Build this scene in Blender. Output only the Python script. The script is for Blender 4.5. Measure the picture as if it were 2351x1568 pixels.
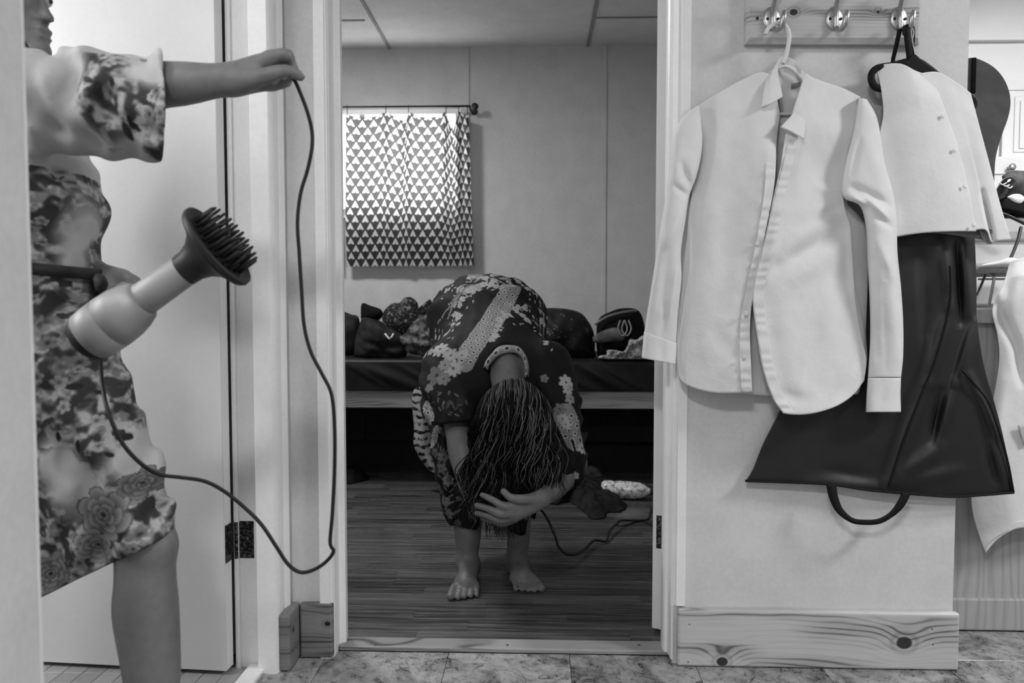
import bpy, bmesh, math, random
import numpy as np
from mathutils import Vector, Matrix
from math import sin, cos, pi, radians, sqrt, atan2, exp

for _o in list(bpy.data.objects):
    bpy.data.objects.remove(_o)
SC = bpy.context.scene
COL = SC.collection

# ------------------------------------------------------------------ camera
H = 0.854                       # lens height above the floor, metres
FPX = 1760.0                    # focal length in pixels of the 2351 wide frame
CXP, CYP = 1175.5, 784.0
PITCH, YAW = radians(2.77), radians(1.9)
cam_d = bpy.data.cameras.new('camera')
cam_d.sensor_width = 36.0
cam_d.lens = 36.0 * FPX / 2351.0
cam_d.clip_start = 0.02
cam_d.dof.use_dof = True
cam_d.dof.focus_distance = 2.05
cam_d.dof.aperture_fstop = 4.0
cam = bpy.data.objects.new('camera', cam_d)
COL.objects.link(cam)
cam.location = (0, 0, H)
cam.rotation_euler = (pi / 2 - PITCH, 0, YAW)
SC.camera = cam

# ------------------------------------------------------------------ world, lights, exposure
SKY = 9.0
HALL_W, KITCHEN_W, BATH_W, BED_W = 34.0, 47.0, 14.0, 31.0
wd = bpy.data.worlds.new('world'); SC.world = wd; wd.use_nodes = True
bg = wd.node_tree.nodes['Background']
bg.inputs[0].default_value = (0.9, 0.9, 0.9, 1); bg.inputs[1].default_value = SKY
SC.view_settings.view_transform = 'Standard'
SC.view_settings.look = 'None'
SC.view_settings.exposure = 0.0
SC.view_settings.gamma = 1.0
SC.view_settings.use_curve_mapping = False
try:
    SC.cycles.use_denoising = True
    SC.cycles.max_bounces = 8
    SC.cycles.sample_clamp_indirect = 6.0
    SC.cycles.caustics_reflective = False
    SC.cycles.caustics_refractive = False
except Exception:
    pass

def area(name, loc, size, power, target=None, sy=None):
    d = bpy.data.lights.new(name, 'AREA'); d.energy = power; d.size = size
    if sy: d.shape = 'RECTANGLE'; d.size_y = sy
    o = bpy.data.objects.new(name, d); COL.objects.link(o); o.location = loc
    if target is not None:
        o.rotation_euler = (Vector(target) - Vector(loc)).to_track_quat('-Z', 'Y').to_euler()
    return o
CEIL = 2.25
area('hall_ceiling_light', (-0.34, -0.6, CEIL - 0.06), 0.32, HALL_W)
area('kitchen_ceiling_light', (2.2, 0.75, CEIL - 0.06), 0.45, KITCHEN_W)
area('kitchen_back_light', (2.1, 2.2, CEIL - 0.06), 0.5, 26.0)
area('bathroom_vanity_light', (-2.08, 1.2, 1.45), 0.7, 26.0, (-0.9, 1.5, 1.0))
area('bathroom_ceiling_light', (-1.15, 0.25, CEIL - 0.06), 0.45, BATH_W)
area('bedroom_fill_light', (-1.15, 2.9, CEIL - 0.04), 0.3, BED_W)  # added lamp out of view, lifts the bedroom walls beyond the window light

# ------------------------------------------------------------------ pixel -> place helpers
def _ax():
    f = np.array([-sin(YAW) * cos(PITCH), cos(YAW) * cos(PITCH), -sin(PITCH)])
    r = np.array([cos(YAW), sin(YAW), 0.0])
    return r, np.cross(r, f), f
_R, _U, _F = _ax()
def ray(px, py):
    px = np.asarray(px, float)[..., None]; py = np.asarray(py, float)[..., None]
    return _F + _R * (px - CXP) / FPX - _U * (py - CYP) / FPX
def P(px, py, Y):
    """place at depth Y (metres from the lens along the hall) seen at a pixel"""
    d = ray(px, py); Yv = np.asarray(Y, float)[..., None]
    q = d * Yv / d[..., 1:2]; q = q + np.array([0, 0, H]); return q
def PF(px, py, z=0.0):
    d = ray(px, py); q = d * ((z - H) / d[..., 2:3]); return q + np.array([0, 0, H])

# ------------------------------------------------------------------ node-expression helper
class Ex:
    def __init__(s, nt, k): s.nt, s.k = nt, k
    def _m(s, op, *a):
        n = s.nt.nodes.new('ShaderNodeMath'); n.operation = op
        for i, v in enumerate((s,) + a):
            if isinstance(v, Ex): s.nt.links.new(v.k, n.inputs[i])
            else: n.inputs[i].default_value = v
        return Ex(s.nt, n.outputs[0])
    def __add__(s, o): return s._m('ADD', o)
    __radd__ = __add__
    def __sub__(s, o): return s._m('SUBTRACT', o)
    def __rsub__(s, o): return (s * -1.0) + o
    def __mul__(s, o): return s._m('MULTIPLY', o)
    __rmul__ = __mul__
    def __truediv__(s, o): return s._m('DIVIDE', o)
    def __neg__(s): return s * -1.0
    def abs(s): return s._m('ABSOLUTE')
    def sin(s): return s._m('SINE')
    def cos(s): return s._m('COSINE')
    def sqrt(s): return s._m('SQRT')
    def exp(s): return s._m('EXPONENT')
    def floor(s): return s._m('FLOOR')
    def fract(s): return s._m('FRACT')
    def mod(s, o): return s._m('FLOORED_MODULO', o)
    def lt(s, o): return s._m('LESS_THAN', o)
    def gt(s, o): return s._m('GREATER_THAN', o)
    def mx(s, o): return s._m('MAXIMUM', o)
    def mn(s, o): return s._m('MINIMUM', o)
    def pw(s, o): return s._m('POWER', o)
    def clamp(s): return s.mx(0.0).mn(1.0)
    def step(s, a, b):
        n = s.nt.nodes.new('ShaderNodeMapRange'); n.interpolation_type = 'SMOOTHSTEP'
        s.nt.links.new(s.k, n.inputs[0]); n.inputs[1].default_value = a; n.inputs[2].default_value = b
        return Ex(s.nt, n.outputs[0])

def lin(v):
    return v / 12.92 if v <= 0.04045 else ((v + 0.055) / 1.055) ** 2.4

class Mt:
    """material under construction: m.p principled node, m.xyz() coordinates as expressions"""
    def __init__(s, name, grey=0.5, rough=0.6, spec=0.4, metal=0.0):
        s.m = bpy.data.materials.new(name); s.m.use_nodes = True
        s.nt = s.m.node_tree; s.p = s.nt.nodes['Principled BSDF']
        v = lin(grey)
        s.p.inputs['Base Color'].default_value = (v, v, v, 1)
        s.p.inputs['Roughness'].default_value = rough
        s.p.inputs['Specular IOR Level'].default_value = spec
        s.p.inputs['Metallic'].default_value = metal
    def co(s, kind='Object'):
        n = s.nt.nodes.new('ShaderNodeTexCoord'); return n.outputs[kind]
    def world(s):
        n = s.nt.nodes.new('ShaderNodeNewGeometry'); return n.outputs['Position']
    def xyz(s, sock):
        n = s.nt.nodes.new('ShaderNodeSeparateXYZ'); s.nt.links.new(sock, n.inputs[0])
        return [Ex(s.nt, n.outputs[i]) for i in range(3)]
    def vec(s, x, y, z=0.0):
        n = s.nt.nodes.new('ShaderNodeCombineXYZ')
        for i, v in enumerate((x, y, z)):
            if isinstance(v, Ex): s.nt.links.new(v.k, n.inputs[i])
            else: n.inputs[i].default_value = v
        return n.outputs[0]
    def noise(s, v, scale, detail=3.0, rough=0.55, dist=0.0):
        n = s.nt.nodes.new('ShaderNodeTexNoise'); n.inputs['Scale'].default_value = scale
        n.inputs['Detail'].default_value = detail; n.inputs['Roughness'].default_value = rough
        n.inputs['Distortion'].default_value = dist
        if v is not None: s.nt.links.new(v, n.inputs['Vector'])
        return Ex(s.nt, n.outputs[0])
    def voro(s, v, scale, out='Distance', feature='F1'):
        n = s.nt.nodes.new('ShaderNodeTexVoronoi'); n.feature = feature
        n.inputs['Scale'].default_value = scale
        s.nt.links.new(v, n.inputs['Vector']); return n.outputs[out]
    def attr(s, name):
        n = s.nt.nodes.new('ShaderNodeAttribute'); n.attribute_name = name; return n
    def rnd(s):
        n = s.nt.nodes.new('ShaderNodeObjectInfo'); return Ex(s.nt, n.outputs['Random'])
    def grey(s, ex):                     # ex is a LINEAR grey value
        s.nt.links.new(s.vec(ex, ex, ex), s.p.inputs['Base Color']); return s
    def lgrey(s, ex, lo, hi):            # ex 0..1 between two display greys
        a, b = lin(lo), lin(hi); return s.grey(ex * (b - a) + a)
    def bump(s, ex, strength=0.3, dist=0.002):
        n = s.nt.nodes.new('ShaderNodeBump'); n.inputs['Strength'].default_value = strength
        n.inputs['Distance'].default_value = dist
        s.nt.links.new(ex.k, n.inputs['Height']); s.nt.links.new(n.outputs[0], s.p.inputs['Normal']); return s
    def rough(s, ex): s.nt.links.new(ex.k, s.p.inputs['Roughness']); return s

# ------------------------------------------------------------------ mesh helpers
def link(o, parent=None):
    COL.objects.link(o)
    if parent is not None: o.parent = parent
    return o
def tag(o, label=None, cat=None, group=None, kind=None):
    if label: o['label'] = label
    if cat: o['category'] = cat
    if group: o['group'] = group
    if kind: o['kind'] = kind
    return o
def thing(name, label, cat, loc=(0, 0, 0), group=None):
    o = bpy.data.objects.new(name, None); o.empty_display_size = 0.05
    o.location = loc; link(o); return tag(o, label, cat, group)
def obj(name, verts, faces, mat=None, parent=None, smooth=True, label=None):
    me = bpy.data.meshes.new(name)
    if isinstance(verts, np.ndarray) and isinstance(faces, np.ndarray) and faces.ndim == 2:
        nv, nf, k = len(verts), len(faces), faces.shape[1]
        me.vertices.add(nv); me.vertices.foreach_set('co', verts.astype(np.float32).ravel())
        me.loops.add(nf * k); me.loops.foreach_set('vertex_index', faces.astype(np.int32).ravel())
        me.polygons.add(nf)
        me.polygons.foreach_set('loop_start', np.arange(0, nf * k, k, dtype=np.int32))
        try: me.polygons.foreach_set('loop_total', np.full(nf, k, dtype=np.int32))
        except Exception: pass
        me.update(calc_edges=True); me.validate()
    else:
        me.from_pydata([tuple(map(float, v)) for v in verts], [], [list(map(int, f)) for f in faces]); me.update()
    if smooth: me.polygons.foreach_set('use_smooth', [True] * len(me.polygons))
    if mat is not None: me.materials.append(mat.m if isinstance(mat, Mt) else mat)
    o = bpy.data.objects.new(name, me); link(o)
    if parent is not None:
        o.parent = parent
        o.matrix_parent_inverse = Matrix.Translation(parent.location).inverted()
    if label: o['label'] = label
    return o
def bm_obj(name, bm, mat=None, parent=None, smooth=False, label=None):
    me = bpy.data.meshes.new(name); bm.normal_update(); bm.to_mesh(me); bm.free()
    if smooth: me.polygons.foreach_set('use_smooth', [True] * len(me.polygons))
    if mat is not None: me.materials.append(mat.m if isinstance(mat, Mt) else mat)
    o = bpy.data.objects.new(name, me); link(o)
    if parent is not None:
        o.parent = parent
        o.matrix_parent_inverse = Matrix.Translation(parent.location).inverted()
    if label: o['label'] = label
    return o
def bx(bm, a, b, bev=0.0, seg=2):
    a, b = np.minimum(a, b), np.maximum(a, b)
    v = [bm.verts.new((x, y, z)) for x in (a[0], b[0]) for y in (a[1], b[1]) for z in (a[2], b[2])]
    fs = [bm.faces.new([v[i] for i in q]) for q in ((0, 1, 3, 2), (4, 6, 7, 5), (0, 4, 5, 1), (2, 3, 7, 6), (0, 2, 6, 4), (1, 5, 7, 3))]
    if bev > 0:
        es = list({e for f in fs for e in f.edges})
        bmesh.ops.bevel(bm, geom=es, offset=bev, segments=seg, affect='EDGES', profile=0.5)
def box(name, a, b, mat, parent=None, bev=0.0, label=None):
    bm = bmesh.new(); bx(bm, a, b, bev); return bm_obj(name, bm, mat, parent, False, label)
def struct(o):
    o['kind'] = 'structure'; return o
def prism(name, pts, y0, y1, mat, parent=None, label=None):
    """outline of (x, z) pairs pushed from depth y0 to y1"""
    n = len(pts); v = [(x, y0, z) for x, z in pts] + [(x, y1, z) for x, z in pts]
    f = [list(range(n)), list(range(2 * n - 1, n - 1, -1))]
    f += [[i, i + n, (i + 1) % n + n, (i + 1) % n] for i in range(n)]
    o = obj(name, v, f, mat, parent, False, label)
    bm = bmesh.new(); bm.from_mesh(o.data); bmesh.ops.recalc_face_normals(bm, faces=bm.faces[:]); bm.to_mesh(o.data); bm.free()
    return o
def spline(pts, n):
    """Catmull-Rom through pts, n samples even in arc length"""
    p = np.asarray(pts, float)
    if len(p) == 2:
        t = np.linspace(0, 1, n)[:, None]; return p[0] * (1 - t) + p[1] * t
    q = np.vstack([2 * p[0] - p[1], p, 2 * p[-1] - p[-2]]); out = []
    for i in range(1, len(q) - 2):
        t = np.linspace(0, 1, 24, endpoint=False)[:, None]
        a, b, c, d = q[i - 1], q[i], q[i + 1], q[i + 2]
        out.append(0.5 * (2 * b + (c - a) * t + (2 * a - 5 * b + 4 * c - d) * t * t + (3 * b - a - 3 * c + d) * t ** 3))
    out = np.vstack(out + [p[-1:]])
    s = np.r_[0, np.cumsum(np.linalg.norm(np.diff(out, axis=0), axis=1))]
    t = np.linspace(0, s[-1], n)
    return np.stack([np.interp(t, s, out[:, k]) for k in range(out.shape[1])], 1)
def tube_data(path, rad, seg=8, flat=None, caps=True):
    path = np.asarray(path, float); n = len(path)
    rad = np.broadcast_to(np.asarray(rad, float), (n,))
    t = np.gradient(path, axis=0); t /= np.linalg.norm(t, axis=1)[:, None] + 1e-12
    up = np.array([0, 1.0, 0]) if abs(t[0][1]) < 0.9 else np.array([1.0, 0, 0])
    V = []; u = np.cross(t[0], up); u /= np.linalg.norm(u)
    for i in range(n):
        u = u - t[i] * (u @ t[i]); u /= np.linalg.norm(u) + 1e-12; w = np.cross(t[i], u)
        for k in range(seg):
            a = 2 * pi * k / seg
            V.append(path[i] + rad[i] * (u * cos(a) + w * sin(a) * (flat if flat else 1.0)))
    F = [[i * seg + k, i * seg + (k + 1) % seg, (i + 1) * seg + (k + 1) % seg, (i + 1) * seg + k] for i in range(n - 1) for k in range(seg)]
    if caps: F += [list(range(seg))[::-1], [(n - 1) * seg + k for k in range(seg)]]
    return V, F
def tube(name, path, rad, mat, parent=None, seg=8, n=None, flat=None, label=None):
    if n: path = spline(path, n)
    if n and hasattr(rad, '__len__'): rad = np.interp(np.linspace(0, 1, n), np.linspace(0, 1, len(rad)), rad)
    V, F = tube_data(path, rad, seg, flat); return obj(name, V, F, mat, parent, True, label)
def lathe(name, prof, base, axis, mat, parent=None, seg=32, label=None):
    """prof: (distance along axis, radius)"""
    ax = Vector(axis).normalized(); u = ax.orthogonal().normalized(); w = ax.cross(u); b = Vector(base); V = []
    for d, r in prof:
        for k in range(seg):
            a = 2 * pi * k / seg; V.append(b + ax * d + (u * cos(a) + w * sin(a)) * r)
    n = len(prof)
    F = [[i * seg + k, i * seg + (k + 1) % seg, (i + 1) * seg + (k + 1) % seg, (i + 1) * seg + k] for i in range(n - 1) for k in range(seg)]
    F += [list(range(seg))[::-1], [(n - 1) * seg + k for k in range(seg)]]
    o = obj(name, V, F, mat, parent, True, label)
    return o
def edge_split(o, deg=40):
    m = o.modifiers.new('edges', 'EDGE_SPLIT'); m.split_angle = radians(deg); return o
def solid(o, t, off=0.0):
    m = o.modifiers.new('thickness', 'SOLIDIFY'); m.thickness = t; m.offset = off; return o
def grid_faces(nu, nv, loop=False):
    """faces of an nv x nu vertex grid (row-major, nu per row)"""
    i = np.arange(nv - 1)[:, None]; k = np.arange(nu if loop else nu - 1)[None]
    k2 = (k + 1) % nu
    return np.stack([i * nu + k, i * nu + k2, (i + 1) * nu + k2, (i + 1) * nu + k], -1).reshape(-1, 4)
def coons(top, bottom, left, right, nu=60, nv=80):
    """pixel-space patch between four polylines; returns px, py, u, v arrays of shape (nv, nu)"""
    T, B = spline(top, nu), spline(bottom, nu); L, Rr = spline(left, nv), spline(right, nv)
    u = np.linspace(0, 1, nu)[None, :, None]; v = np.linspace(0, 1, nv)[:, None, None]
    C = (1 - v) * T[None] + v * B[None] + (1 - u) * L[:, None] + u * Rr[:, None]
    C -= (1 - u) * (1 - v) * T[0] + u * (1 - v) * T[-1] + (1 - u) * v * B[0] + u * v * B[-1]
    return C[..., 0], C[..., 1], np.broadcast_to(u[..., 0], C.shape[:2]), np.broadcast_to(v[..., 0], C.shape[:2])
def folds(px, py, segs):
    """sum of ridge lines (x0, y0, x1, y1, half width px, height m): positive comes toward the hall"""
    d = np.zeros_like(px)
    for x0, y0, x1, y1, w, a in segs:
        vx, vy = x1 - x0, y1 - y0; L2 = vx * vx + vy * vy
        t = ((px - x0) * vx + (py - y0) * vy) / L2; tc = np.clip(t, 0, 1)
        q = (px - x0 - tc * vx) ** 2 + (py - y0 - tc * vy) ** 2
        d += a * np.exp(-q / (w * w)) * (0.35 + 0.65 * np.sin(np.pi * np.clip(tc * 0.9 + 0.05, 0, 1)))
    return d
_wr = np.random.default_rng(5)
_wv = [(_wr.normal(0, 1, 2), _wr.uniform(0, 6.28)) for _ in range(24)]
def crinkle(px, py, scale=0.03):
    d = np.zeros_like(px)
    for k, ph in _wv: d += np.sin((px * k[0] + py * k[1]) * scale + ph + 1.3 * np.sin(px * scale * .31 + ph * 2))
    return d / 24.0
def sheet(name, tb, mat, depth, parent=None, nu=60, nv=80, thick=0.0012, label=None):
    """cloth panel: tb = (top, bottom, left, right) pixel polylines, depth(px,py,u,v) -> Y"""
    px, py, u, v = coons(*tb, nu=nu, nv=nv)
    V = P(px, py, depth(px, py, u, v)).reshape(-1, 3)
    o = obj(name, V, grid_faces(nu, nv), mat, parent, True, label)
    if thick: solid(o, thick)
    return o
# ------------------------------------------------------------------ materials of the setting
def paint(name, g, rough=0.5, spec=0.3, var=0.03, bump=0.12, scale=9.0):
    m = Mt(name, g, rough, spec); w = m.world()
    n = m.noise(w, scale, 4.0) * 0.6 + m.noise(w, 90.0, 2.0) * 0.4
    m.lgrey(n.step(0.25, 0.75), g - var, g + var); m.bump(m.noise(w, 260.0, 2.0), bump, 0.001); return m
M_wall = paint('wall_paint', 0.80, 0.6)
M_bedwall = paint('bedroom_wall_paint', 0.74, 0.7, 0.2)
M_trim = paint('trim_paint', 0.91, 0.4, 0.4, 0.02)
M_door = paint('door_paint', 0.86, 0.45, 0.35, 0.012)
M_ceil = paint('ceiling_paint', 0.82, 0.8, 0.1)
M_batten = paint('batten_paint', 0.56, 0.7, 0.2)
M_dark = Mt('dark_gap', 0.06, 0.9, 0.1)
M_blackmetal = Mt('worn_dark_metal', 0.2, 0.45, 0.5, 0.7)
_w = M_blackmetal.world(); M_blackmetal.lgrey(M_blackmetal.noise(_w, 140.0, 4.0).step(0.45, 0.65), 0.12, 0.42)

def pine(name, lo=0.42, hi=0.66, freq=85.0, knots=(), along='x', stretch=9.0, warm=0.0, rough=0.45):
    """knotty pine; knots = (along, across z, radius) in world metres"""
    m = Mt(name, hi, rough, 0.35); X, Y, Z = m.xyz(m.world())
    A = X if along == 'x' else Y
    n1 = m.noise(m.vec(A * 1.5, Z * stretch, Y * 3.0), 1.6, 2.0, 0.5)
    f = Z * (freq * 7.0) + n1 * 42.0
    dark = None
    for kx, kz, r in knots:
        dx, dz = (A - kx) / 1.25, Z - kz
        d2 = dx * dx + dz * dz
        f = f + (d2 * (-1.0 / (r * r * 7.0))).exp() * 16.0
        k = (d2.sqrt() * (1.0 / r)).step(1.0, 0.72)
        ring = ((d2.sqrt() * (46.0 / r * 0.12)).sin() * 0.5 + 0.5) * (d2.sqrt() * (1.0 / r)).step(2.4, 1.0) * 0.35
        k = k.mx(ring); dark = k if dark is None else dark.mx(k)
    ring = (f.sin() * 0.5 + 0.5).pw(4.0)
    ph = m.noise(m.vec(A * 1.2, Z * 8.0, 0.0), 2.1, 1.0).step(0.42, 0.62)
    fine = m.noise(m.vec(A * 6.0, Z * 220.0, Y * 60.0), 1.0, 2.0)
    v = 1.0 - ring * (ph * 0.5 + 0.06) - ph * 0.22 - fine * 0.2 + 0.06
    if dark is not None: v = v * (1.0 - dark * 0.97)
    m.lgrey(v.clamp(), lo * 0.25, hi); m.bump(fine + ring * 0.4, 0.15, 0.001); return m

# ------------------------------------------------------------------ floors
def lino():
    m = Mt('marbled_vinyl', 0.5, 0.3, 0.5); X, Y, Z = m.xyz(m.world())
    w = m.vec(X + Y * 0.35, Y * 0.8 - X * 0.2, m.rnd() * 7.0)
    a = m.noise(w, 7.0, 6.0, 0.65, 1.2); b = m.noise(w, 34.0, 4.0, 0.7, 0.8); c = m.noise(w, 190.0, 2.0, 0.6)
    v = (a.step(0.36, 0.6) * 0.6 + b.step(0.3, 0.62) * 0.4) * 0.85 + c * 0.2
    vein = (m.noise(w, 13.0, 5.0, 0.6, 2.0) - 0.5).abs().step(0.03, 0.0) * b.step(0.62, 0.45)
    m.lgrey((v - vein * 0.45).clamp(), 0.16, 0.64)
    m.rough(c * 0.14 + 0.2); m.bump(c + b, 0.12, 0.001); return m
M_lino = lino()
YW = 1.80                        # hall face of the wall with the bedroom door
_d = ray(1150, 107.0); YB = float((CEIL - H) * _d[1] / _d[2])   # far bedroom wall
fl = struct(box('floor', (-2.4, -1.7, -0.06), (3.4, 3.75, -0.012), M_dark))
_x0 = PF(1030, 1500)[0]; _w = PF(1307, 1500)[0] - _x0
bm = bmesh.new(); bx(bm, (0.0006, 0.0006, -0.012), (_w - 0.0006, _w - 0.0006, 0.0), 0.0005, 1)
t0 = bm_obj('vinyl_tile', bm, M_lino); tme = t0.data; bpy.data.objects.remove(t0)
random.seed(3)
for j in range(8):
    for i in range(-2, 7):
        o = bpy.data.objects.new('vinyl_tile', tme); link(o, fl)
        o.location = (_x0 + i * _w, 1.838 - (j + 1) * _w, 0)
for i in range(2, 7):            # kitchen side, beyond the wall end
    o = bpy.data.objects.new('vinyl_tile', tme); link(o, fl); o.location = (_x0 + i * _w, 1.838, 0)

def bath_tile():
    m = Mt('pale_floor_tile', 0.62, 0.35, 0.5); w = m.world()
    m.lgrey(m.noise(w, 60.0, 4.0) * 0.6 + m.rnd() * 0.4, 0.5, 0.66); return m
M_btile = bath_tile(); M_grout = Mt('grout', 0.22, 0.9, 0.1)
bf = struct(box('floor_bathroom', (-2.2, -0.6, -0.008), (-0.64, 1.80, -0.003), M_grout))
bm = bmesh.new(); bx(bm, (0.0008, 0.0008, -0.003), (0.0462, 0.0462, 0.002), 0.0006, 1)
t0 = bm_obj('floor_tile', bm, M_btile); tme = t0.data; bpy.data.objects.remove(t0)
for j in range(9):
    for i in range(18):
        o = bpy.data.objects.new('floor_tile', tme); link(o, bf); o.location = (-1.475 + i * 0.047, 1.795 - (j + 1) * 0.047, 0)

def laminate():
    m = Mt('wood_laminate', 0.4, 0.3, 0.5); X, Y, Z = m.xyz(m.world()); r = m.rnd()
    n = m.noise(m.vec(X * 1.3 + r * 40.0, Y * 16.0, r * 9.0), 1.5, 2.0, 0.5)
    ring = ((Y * 260.0 + n * 16.0 + r * 30.0).sin() * 0.5 + 0.5).pw(1.6)
    fine = m.noise(m.vec(X * 3.5 + r * 11.0, Y * 120.0, r * 5.0), 1.0, 3.0, 0.6)
    v = fine.step(0.3, 0.7) * 0.5 + ring * 0.26 + r * 0.36 - 0.06
    m.lgrey(v.clamp(), 0.08, 0.41); m.rough(fine * 0.12 + 0.2); m.bump(fine, 0.18, 0.0008); return m
M_lam = laminate()
lf = struct(box('floor_bedroom', (-1.95, 1.90, -0.03), (0.9, YB + 0.05, -0.006), M_dark))
SW = 0.0645
bm = bmesh.new(); bx(bm, (0, 0, -0.006), (1, SW - 0.0007, 0.004), 0.0)
t0 = bm_obj('plank', bm, M_lam); pme = t0.data; bpy.data.objects.remove(t0)
random.seed(11)
for j in range(int((YB - 1.89) / SW)):
    x = -1.3 - random.random() * 0.4
    while x < 0.84:
        L = random.choice([0.31, 0.42, 0.42, 0.55, 0.62])
        x1 = min(x + L, 0.85)
        if x1 > -1.25:
            o = bpy.data.objects.new('plank', pme); link(o, lf); o.location = (x, 1.888 + j * SW, 0); o.scale = (x1 - x - 0.0005, 1, 1)
        x += L
M_thr = pine('threshold_wood', 0.36, 0.6, 120.0, (), 'x', 12.0)
bm = bmesh.new(); bx(bm, (-0.488, 1.838, 0.0), (0.336, 1.893, 0.012), 0.003)
th = struct(bm_obj('trim_1', bm, M_thr))
for px in (861, 1165, 1467):
    q = PF(px, 1481, 0.012); lathe('screw', [(0, 0.0034), (0.0008, 0.0034), (0.0012, 0.002)], (q[0], q[1], 0.0118), (0, 0, 1), M_blackmetal, th, 12)

# ------------------------------------------------------------------ walls and ceilings
def wall(name, boxes, mat):
    bm = bmesh.new()
    for a, b in boxes: bx(bm, a, b)
    return struct(bm_obj(name, bm, mat))
XE = 0.975                       # free end of the hooks wall
wall('wall_front', [((0.322, YW, 0), (XE, YW + 0.11, CEIL)), ((-0.496, YW, 2.06), (0.322, YW + 0.11, CEIL)),
                    ((-2.2, YW + 0.012, 0), (-0.496, YW + 0.11, CEIL))], M_wall)
wall('wall_left', [((-0.70, 1.748, 0), (-0.60, YW + 0.012, CEIL)), ((-0.70, 0.887, 2.06), (-0.60, 1.748, CEIL)),
                   ((-0.70, -1.7, 0), (-0.60, 0.887, CEIL))], M_wall)
wall('wall_bathroom', [((-2.2, -0.6, 0), (-2.12, YW + 0.012, CEIL)), ((-2.2, -0.68, 0), (-0.70, -0.6, CEIL))], M_wall)
wall('wall_hall_back', [((-0.70, -1.78, 0), (3.4, -1.7, CEIL)), ((3.3, -1.7, 0), (3.4, 3.75, CEIL)), ((0.97, 3.65, 0), (3.4, 3.75, CEIL))], M_wall)
XWR = float(P(1058, 400, YB)[0]); ZW0 = float(P(1000, 492, YB)[2]); ZW1 = float(P(1000, 248, YB)[2]); XWL = -1.5
wall('wall_back', [((-1.95, YB, 0), (XWL, YB + 0.09, CEIL)), ((XWR, YB, 0), (0.95, YB + 0.09, CEIL)),
                   ((XWL, YB, 0), (XWR, YB + 0.09, ZW0)), ((XWL, YB, ZW1), (XWR, YB + 0.09, CEIL))], M_bedwall)
wall('wall_bedroom_left', [((-1.99, YW + 0.11, 0), (-1.9, YB, CEIL))], M_bedwall)
wall('wall_bedroom_right', [((0.86, YW + 0.11, 0), (0.94, YB, CEIL))], M_bedwall)
ce = wall('ceiling', [((-2.4, -1.8, CEIL), (3.4, YB + 0.1, CEIL + 0.06))], M_ceil)
def seam_x(px, py):
    d = ray(px, py); return float((d * (CEIL - H) / d[2])[0])
for px, py in ((870, 68), (1358, 60)):       # ceiling strips over the panel joints
    x = seam_x(px, py); box('batten', (x - 0.008, YW + 0.12, CEIL - 0.006), (x + 0.008, YB, CEIL), M_batten, ce)
for pxa, pxb, py in ((786, 838, 46), (1368, 1508, 39)):
    d = ray((pxa + pxb) / 2, py); y = float((d * (CEIL - H) / d[2])[1])
    xa, xb = seam_x(pxa, py), seam_x(pxb, py)
    if pxa < 800: xa = -1.85
    else: xb = 0.85
    box('joint_strip', (xa, y - 0.006, CEIL - 0.005), (xb, y + 0.006, CEIL), M_batten, ce)
for i, px in enumerate((1073, 1387)):        # upright strips on the far wall
    x = float(P(px, 400, YB)[0])
    z0 = 0.0
    struct(box('trim_%d' % (2 + i), (x - 0.012, YB - 0.007, z0), (x + 0.012, YB, CEIL), M_bedwall, None, 0.002))
struct(box('baseboard_back', (-1.9, YB - 0.012, 0.004), (0.86, YB, 0.07), M_batten))

# window in the far wall
wn = struct(box('window_1', (XWL, YB + 0.03, ZW0), (XWR, YB + 0.036, ZW1), M_trim))
wn.data.materials.clear()
M_glass = Mt('window_glass', 0.9, 0.05, 0.5)
_tb = M_glass.nt.nodes.new('ShaderNodeBsdfTransparent'); _mx = M_glass.nt.nodes.new('ShaderNodeMixShader'); _mx.inputs[0].default_value = 0.06
M_glass.nt.links.new(_tb.outputs[0], _mx.inputs[1]); M_glass.nt.links.new(M_glass.p.outputs[0], _mx.inputs[2]); M_glass.nt.links.new(_mx.outputs[0], M_glass.nt.nodes['Material Output'].inputs[0])
wn.data.materials.append(M_glass.m)
for nm, a, b in (('window_frame', (XWL, YB + 0.01, ZW0), (XWR, YB + 0.06, ZW0 + 0.035)), ('window_frame', (XWL, YB + 0.01, ZW1 - 0.03), (XWR, YB + 0.06, ZW1)),
                 ('window_frame', (XWR - 0.03, YB + 0.012, ZW0 + 0.035), (XWR, YB + 0.058, ZW1 - 0.03)), ('window_frame', (XWL, YB + 0.012, ZW0 + 0.035), (XWL + 0.03, YB + 0.058, ZW1 - 0.03)),
                 ('window_frame', (-0.98, YB + 0.012, ZW0 + 0.035), (-0.95, YB + 0.058, ZW1 - 0.03)),
                 ('window_sill', (XWL, YB - 0.015, ZW0 - 0.02), (XWR + 0.02, YB + 0.02, ZW0))):
    box(nm, a, b, M_trim, wn)

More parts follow.
